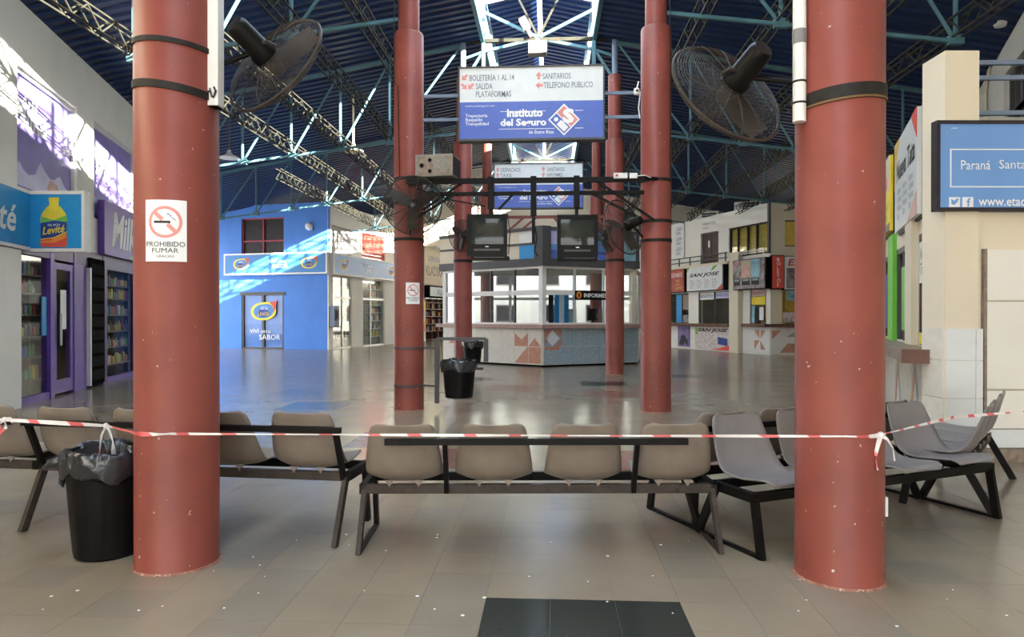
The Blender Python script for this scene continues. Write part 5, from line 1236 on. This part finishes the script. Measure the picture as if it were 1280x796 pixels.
# ------------------------------------------------------------------ hanging direction signs between the columns
def direction_sign(label, y, k):
    r_ = root('direction_sign', label, 'sign', (-0.0, y, 4.27), 0, 'hanging direction signs')
    W_, H_ = 1.155, 1.18
    for a in ((-W_, W_, 0, 0.035), (-W_, W_, H_ - 0.025, H_), (-W_, -W_ + 0.025, 0.035, H_ - 0.025), (W_ - 0.025, W_, 0.035, H_ - 0.025)): box('frame', 'frame_grey', r_, a[0], a[1], -0.13, 0.05, a[2], a[3])
    box('upper_panel', 'sign_white', r_, -W_ + 0.025, W_ - 0.025, -0.11, 0.03, 0.62, H_ - 0.025); box('lower_panel', 'sign_periwinkle', r_, -W_ + 0.025, W_ - 0.025, -0.11, 0.03, 0.035, 0.62)
    yf = -0.11
    def T(s, m, px0, px1, py0, py1, **kw):   # placed by fractions of the panel
        text(s, m, r_, -W_ + 2 * W_ * px0, -W_ + 2 * W_ * px1, H_ * (1 - py1), H_ * (1 - py0), yf, **kw)
    if k == 0:
        T('BOLETERÍA 1 AL 14', 'print_grey', 0.078, 0.385, 0.09, 0.19, bold=0.01); T('SALIDA', 'print_grey', 0.122, 0.237, 0.225, 0.305, bold=0.01); T('PLATAFORMAS', 'print_grey', 0.122, 0.365, 0.33, 0.41, bold=0.01)
        T('SANITARIOS', 'print_grey', 0.58, 0.77, 0.105, 0.185, bold=0.01); T('TELEFONO PUBLICO', 'print_grey', 0.585, 0.92, 0.225, 0.305, bold=0.01)
        arrows = [(0.045, 0.14, -45), (0.04, 0.26, 45), (0.088, 0.26, -45), (0.553, 0.14, 180), (0.558, 0.265, -90)]
    else:
        T('DESPACHOS', 'print_grey', 0.078, 0.30, 0.10, 0.19, bold=0.01); T('TAXIS', 'print_grey', 0.078, 0.2, 0.225, 0.305, bold=0.01); T('REMISES CORREO', 'print_grey', 0.078, 0.32, 0.35, 0.43, bold=0.01)
        T('SANITARIOS', 'print_grey', 0.60, 0.79, 0.10, 0.19, bold=0.01); T('INFORMES', 'print_grey', 0.60, 0.77, 0.225, 0.305, bold=0.01); T('TELEFONO', 'print_grey', 0.60, 0.80, 0.35, 0.43, bold=0.01)
        arrows = [(0.045, 0.14, 180), (0.045, 0.26, 180), (0.045, 0.39, 90), (0.555, 0.14, 180), (0.555, 0.26, 180), (0.555, 0.39, -45)]
    for (fx, fy, ang) in arrows:
        cx, cz = -W_ + 2 * W_ * fx, H_ * (1 - fy); a = R(ang); pts = []
        for (px, pz) in ((0, -0.065), (0.055, 0.0), (0.02, -0.002), (0.02, 0.055), (-0.02, 0.055), (-0.02, -0.002), (-0.055, 0.0)):
            pts.append((cx + px * math.cos(a) - pz * math.sin(a), cz + px * math.sin(a) + pz * math.cos(a)))
        prism('arrow', 'print_pink', r_, pts, yf - 0.004, yf)
    T('instituto', 'print_white', 0.335, 0.58, 0.575, 0.685, bold=0.04); T('del Seguro', 'print_white', 0.29, 0.605, 0.705, 0.83, bold=0.04)
    T('de Entre Rios', 'print_white', 0.485, 0.655, 0.865, 0.91, bold=0.01)
    T('Trayectoria\nRespaldo\nTranquilidad', 'print_white', 0.05, 0.21, 0.635, 0.80, bold=0.012); T('institutodelseguro.com', 'print_white', 0.05, 0.25, 0.515, 0.545)
    for (z, a, b_) in ((0.605, 0.29, 0.60), (0.605, 0.80, 0.855), (0.84, 0.28, 0.66), (0.84, 0.80, 0.855)): box('rule', 'print_white', r_, -W_ + 2 * W_ * a, -W_ + 2 * W_ * b_, yf - 0.003, yf, H_ * (1 - z) - 0.006, H_ * (1 - z) + 0.002)
    cx, cz, s_ = -W_ + 2 * W_ * 0.725, H_ * (1 - 0.727), 0.25
    prism('logo_diamond', 'print_white', r_, [(cx - s_, cz), (cx, cz + s_), (cx + s_, cz), (cx, cz - s_)], yf - 0.004, yf)
    q = lambda u, v: (cx + (u - v) * 0.7071, cz + (-u - v) * -0.7071 if False else cz + (u + v) * 0.7071)
    e = 0.155
    prism('logo_red_half', 'print_pink', r_, [q(-0.02 + 0.02, -e), q(e, -e), q(e, e), q(0.0, e)], yf - 0.007, yf - 0.004)
    prism('logo_blue_half', 'sign_periwinkle', r_, [q(-e, -e), q(-0.015, -e), q(-0.015, e), q(-e, e)], yf - 0.007, yf - 0.004)
    prism('logo_i', 'print_white', r_, [q(-e + 0.02, -e + 0.02), q(-0.035, -e + 0.02), q(-0.035, 0.03), q(-e + 0.02, 0.03)], yf - 0.010, yf - 0.007); prism('logo_dot', 'print_white', r_, ell(q(-0.085, 0.09)[0], q(-0.085, 0.09)[1], 0.035, 0.035, 12), yf - 0.010, yf - 0.007)
    text('S', 'print_white', r_, cx - 0.02, cx + 0.16, cz - 0.06, cz + 0.17, yf - 0.007, bold=0.06)
    for z in (0.38, 0.76):
        for s in (-1, 1): MB().bar((s * W_, 0, z), (s * (CX - 0.235), 0, z), 0.035, 0.05).build('support_bar', 'steel_bluegrey', r_)
    return r_
direction_sign('nearer hanging sign, white over blue, with arrows to tickets and platforms', ROWS[1] - 0.0, 0)
direction_sign('farther hanging sign, white over blue, partly hidden by the television rack', ROWS[2] - 0.0, 1)

# ------------------------------------------------------------------ television rack and televisions
ry = ROWS[1] - 0.32
tr = root('television_rack', 'black steel rack of two long bars clamped between the second columns', 'rack', (0, ry, 0))
MB().box(-1.95, 1.75, -0.03, 0.03, 3.56, 3.64).build('long_bar', 'black_metal', tr, bevel=0.004); MB().box(-1.75, 1.75, 0.04, 0.09, 3.38, 3.44).build('long_bar', 'black_metal', tr, bevel=0.004)
for x in (-0.62, 0.045, 0.71): MB().box(x - 0.045, x + 0.045, -0.05, 0.05, 3.16 if x != 0.045 else 3.05, 3.66).build('hanger', 'black_metal', tr, bevel=0.004); MB().box(x - 0.025, x + 0.025, -0.03, 0.03, 2.98 if x != 0.045 else 2.62, 3.2).build('hanger_stem', 'black_metal', tr)
for (p, q) in (((-1.15, 0, 3.42), (-1.85, 0.1, 3.02)), ((-1.05, 0.06, 3.6), (-1.7, 0.06, 3.16)), ((1.02, 0, 3.58), (1.9, 0.06, 2.98)), ((0.9, 0.06, 3.42), (1.72, 0.08, 3.0)), ((-0.25, 0.05, 3.42), (-0.5, 0.05, 3.16))): MB().bar(p, q, 0.035).build('brace', 'black_metal', tr)
MB().tube([(-1.8, 0.05, 3.5), (-1.2, 0.0, 3.3), (-0.7, -0.05, 3.2)], 0.012, 6).build('cable', 'plastic_black', tr)
MB().tube([(0.06, -0.04, 2.9), (0.10, -0.05, 2.7), (0.06, -0.05, 2.5), (0.12, -0.04, 2.42)], 0.010, 6).build('cable', 'plastic_black', tr); MB().tube([(-0.36, 0, 3.1), (-0.32, -0.05, 2.8), (-0.34, -0.04, 2.45)], 0.008, 6).build('cable', 'plastic_black', tr)
for s in (-1, 1):
    for z in (3.62,): MB().bar((s * 1.7, 0, z), (s * 1.95, 0.1, z), 0.06, 0.05).build('clamp', 'black_metal', tr)
for s in (-1, 1):
    x = -0.665 if s < 0 else 0.715
    t = root('television', ['black tube television hanging on the left of the rack', 'black tube television hanging on the right of the rack'][0 if s < 0 else 1], 'television', (x, ry - 0.12, 2.50 + (0.0 if s < 0 else -0.02)), R(2), 'tube televisions')
    # cabinet, tapering to the back
    b = MB(); fr0 = [(-0.31, -0.08), (0.31, -0.08), (0.31, 0.56), (-0.31, 0.56)]
    secs = [(-0.02, 1.0), (0.10, 0.99), (0.20, 0.86), (0.42, 0.62)]
    vs = []
    for y_, k in secs: vs += [(px * k, y_, 0.24 + (pz - 0.24) * k) for px, pz in fr0]
    fs = [(0, 3, 2, 1)] + [(i * 4 + j, i * 4 + (j + 1) % 4, (i + 1) * 4 + (j + 1) % 4, (i + 1) * 4 + j) for i in range(3) for j in range(4)] + [(12, 13, 14, 15)]
    b.add(vs, fs).build('cabinet', 'plastic_black', t)
    for a in ((-0.31, 0.31, 0.50, 0.56), (-0.31, 0.31, -0.08, 0.10), (-0.31, -0.255, 0.10, 0.50), (0.255, 0.31, 0.10, 0.50)): box('bezel', 'plastic_black', t, a[0], a[1], -0.05, -0.02, a[2], a[3])
    vs = []; n = 12
    for i in range(n + 1):
        for j in range(n + 1):
            u, v = -1 + 2 * i / n, -1 + 2 * j / n
            vs.append((0.258 * u, -0.024 - 0.018 * (1 - u * u * 0.5 - v * v * 0.5), 0.30 + 0.205 * v))
    fs = [(i * (n + 1) + j, (i + 1) * (n + 1) + j, (i + 1) * (n + 1) + j + 1, i * (n + 1) + j + 1) for i in range(n) for j in range(n)]
    MB().add(vs, fs).build('screen', 'screen', t, smooth=True)
    box('control_strip', 'frame_grey', t, -0.2, 0.2, -0.053, -0.05, 0.0, 0.03); box('badge', 'alu', t, -0.025, 0.025, -0.054, -0.05, 0.055, 0.07)
    box('shelf', 'black_metal', t, -0.24 if s < 0 else -0.31, 0.34 if s < 0 else 0.30, -0.06, 0.3, -0.125, -0.085); box('shelf_lip', 'window_grey', t, -0.2, 0.26, -0.066, -0.06, -0.105, -0.10)
sp = root('loudspeaker', 'beige box loudspeaker standing on the left end of the television rack', 'loudspeaker', (-1.46, ry - 0.02, 3.645), R(-8))
box('case', 'speaker_beige', sp, -0.30, 0.30, -0.16, 0.30, 0.0, 0.34, 0.012); box('front_board', 'counter_wood', sp, -0.26, 0.27, -0.168, -0.16, 0.03, 0.31); box('side_panel', 'window_dark', sp, 0.301, 0.305, -0.14, 0.28, 0.03, 0.31)
for (x, z, r_) in ((-0.19, 0.17, 0.035), (-0.06, 0.25, 0.03), (-0.06, 0.08, 0.03)): MB().lathe([(0.0, 0), (r_, 0.0), (r_, 0.006)], 16, (0, 0, 0)).build('hole_shade_disc', 'dark_void', sp).matrix_local = Matrix.Translation((x, -0.168, z)) @ Matrix.Rotation(PI / 2, 4, 'X')  # black discs paint in the shaded inside of the holes
box('cloth_patch', 'speaker_beige', sp, 0.0, 0.22, -0.172, -0.168, 0.06, 0.28)
jb = root('junction_box', 'small white box with red mark on the right end of the television rack', 'box', (1.43, ry - 0.05, 3.60), 0)
box('case', 'white_plastic', jb, -0.16, 0.05, -0.04, 0.0, 0, 0.085, 0.006); box('case', 'white_plastic', jb, 0.08, 0.2, -0.04, 0.0, 0, 0.08, 0.006); box('red_mark', 'print_red', jb, -0.13, -0.09, -0.043, -0.04, 0.03, 0.06)
MB().tube([(0.2, -0.02, 0.04), (0.32, 0.0, 0.05), (0.42, 0.08, 0.03)], 0.008, 6).build('lead', 'white_plastic', jb)
cl = root('rack_camera', 'small white round camera on the sign bar by the second right column', 'camera', (1.66, ROWS[1] - 0.05, 5.03), 0)
MB().lathe([(0.0, -0.05), (0.04, -0.045), (0.05, 0), (0.04, 0.05), (0, 0.055)], 14).build('body', 'white_plastic', cl, smooth=True); MB().tube([(0, 0, 0.04), (0.03, 0, 0.16)], 0.012, 6).build('bracket', 'white_plastic', cl); MB().lathe([(0.0, 0), (0.018, 0.0), (0.018, 0.01)], 10).build('lens', 'plastic_black', cl).matrix_local = Matrix.Translation((0, -0.052, 0)) @ Matrix.Rotation(PI / 2, 4, 'X')
MB().tube([(0.06, 0, 0), (0.03, 0.0, -0.25), (0.05, 0, -0.42)], 0.01, 6).build('cable', 'white_plastic', cl)

# ------------------------------------------------------------------ pendant lamps and flood lamps
for i, (x, y, z, m, lab) in enumerate(((-5.4, 19.7, 6.27, 'lamp_sun_cream', 'dish pendant lamp with the sun on it painted in cream, left of the second left column'), (-9.0, 19.5, 6.08, 'white_plastic', 'white dish pendant lamp beside the left near column'))):
    t = root('pendant_lamp', lab, 'lamp', (x, y, z), 0, 'dish pendant lamps')
    MB().lathe([(0.30, 0.0), (0.29, 0.02), (0.12, 0.10), (0.06, 0.16), (0.05, 0.24), (0.0, 0.25)], 24).build('shade', m, t, smooth=True)
    MB().tube([(0, 0, 0.2), (0, 0, roof_z(x) - z - 0.05)], 0.028, 8).build('stem', m if i == 0 else 'frame_grey', t); MB().lathe([(0.0, -0.02), (0.05, 0.0), (0.05, 0.05)], 12).build('bulb', 'white_plastic', t, smooth=True)
fl = root('flood_lamp', 'beige box flood lamp under the middle of the ridge tie', 'lamp', (-0.02, ROWS[2] - 0.12, 8.22), 0, 'flood lamps on the ridge tie'); box('case', 'speaker_beige', fl, -0.24, 0.24, -0.16, 0.16, 0, 0.32, 0.01); box('front', 'ac_white', fl, -0.22, 0.22, -0.17, -0.16, 0.02, 0.30); box('bracket', 'frame_grey', fl, -0.05, 0.05, -0.04, 0.04, 0.32, 0.44)
fl = root('flood_lamp', 'tilted beige lamp box above the left of the ridge tie', 'lamp', (-0.28, ROWS[2] - 0.12, 8.9), 0, 'flood lamps on the ridge tie'); fl.rotation_euler = (0, R(-28), 0); box('case', 'ac_white', fl, -0.09, 0.09, -0.08, 0.08, 0, 0.32, 0.01); box('bracket', 'tile_terracotta', fl, -0.04, 0.04, -0.04, 0.04, -0.22, 0)
# loose cables down the second columns
for s in (-1, 1):
    c = COLS[(s, 1)]
    MB().tube([(-0.2 if s < 0 else 0.19, -0.14, 7.0), (-0.215 if s < 0 else 0.20, -0.13, 5.9), (-0.21 if s < 0 else 0.205, -0.13, 5.2), (-0.13 if s < 0 else 0.21, -0.215, 5.13) if s < 0 else (0.205, -0.14, 4.0), (-0.10, -0.225, 3.7) if s < 0 else (0.205, -0.14, 3.62)], 0.008, 6).build('cable', 'strap_black', c)
# small white switch plate low on the right near column
o = box('switch_plate', 'white_plastic', COLS[(1, 0)], 0.232, 0.25, -0.06, 0.0, 0.36, 0.47)
# white paint flecks scattered on the floor
rnd = random.Random(4)
lit = MB()
for i in range(46):
    x, y = rnd.uniform(-2.6, 2.6), rnd.uniform(3.3, 4.7); r_ = rnd.uniform(0.004, 0.012); n = 6
    lit.lathe([(r_, 0.0), (r_ * 0.9, 0.0012)], n, (x, y, 0.0))
lo_ = lit.build('paint_flecks', 'print_white', floor); lo_['kind'] = 'stuff'

# ------------------------------------------------------------------ finish lettering
flush_texts()
def curved_text(s, base, ang, hd, z0, z1, frac):
    r_, RR, w = base
    c = bpy.data.curves.new('t', 'FONT'); c.body = s; c.size = 1; c.offset = 0.0; c.resolution_u = 2
    o = bpy.data.objects.new('t', c); col.objects.link(o); bpy.context.view_layer.update()
    me = bpy.data.meshes.new_from_object(o.evaluated_get(bpy.context.evaluated_depsgraph_get()))
    xs = [v.co.x for v in me.vertices]; ys = [v.co.y for v in me.vertices]
    vs = []
    for v in me.vertices:
        q = (-1 + 2 * (v.co.x - min(xs)) / (max(xs) - min(xs))) * frac; z = z0 + (v.co.y - min(ys)) / (max(ys) - min(ys)) * (z1 - z0)
        a = ang + R(hd) * q; vs.append(((RR + 0.003) * math.cos(a), (RR + 0.003) * math.sin(a), z))
    MB().add(vs, [tuple(p.vertices) for p in me.polygons]).build('lettering', 'print_black', r_)
    bpy.data.meshes.remove(me); bpy.data.objects.remove(o); bpy.data.curves.remove(c)
for (s, base, ang, hd, z0, z1, fr_) in CURVED: curved_text(s, base, ang, hd, z0, z1, fr_)
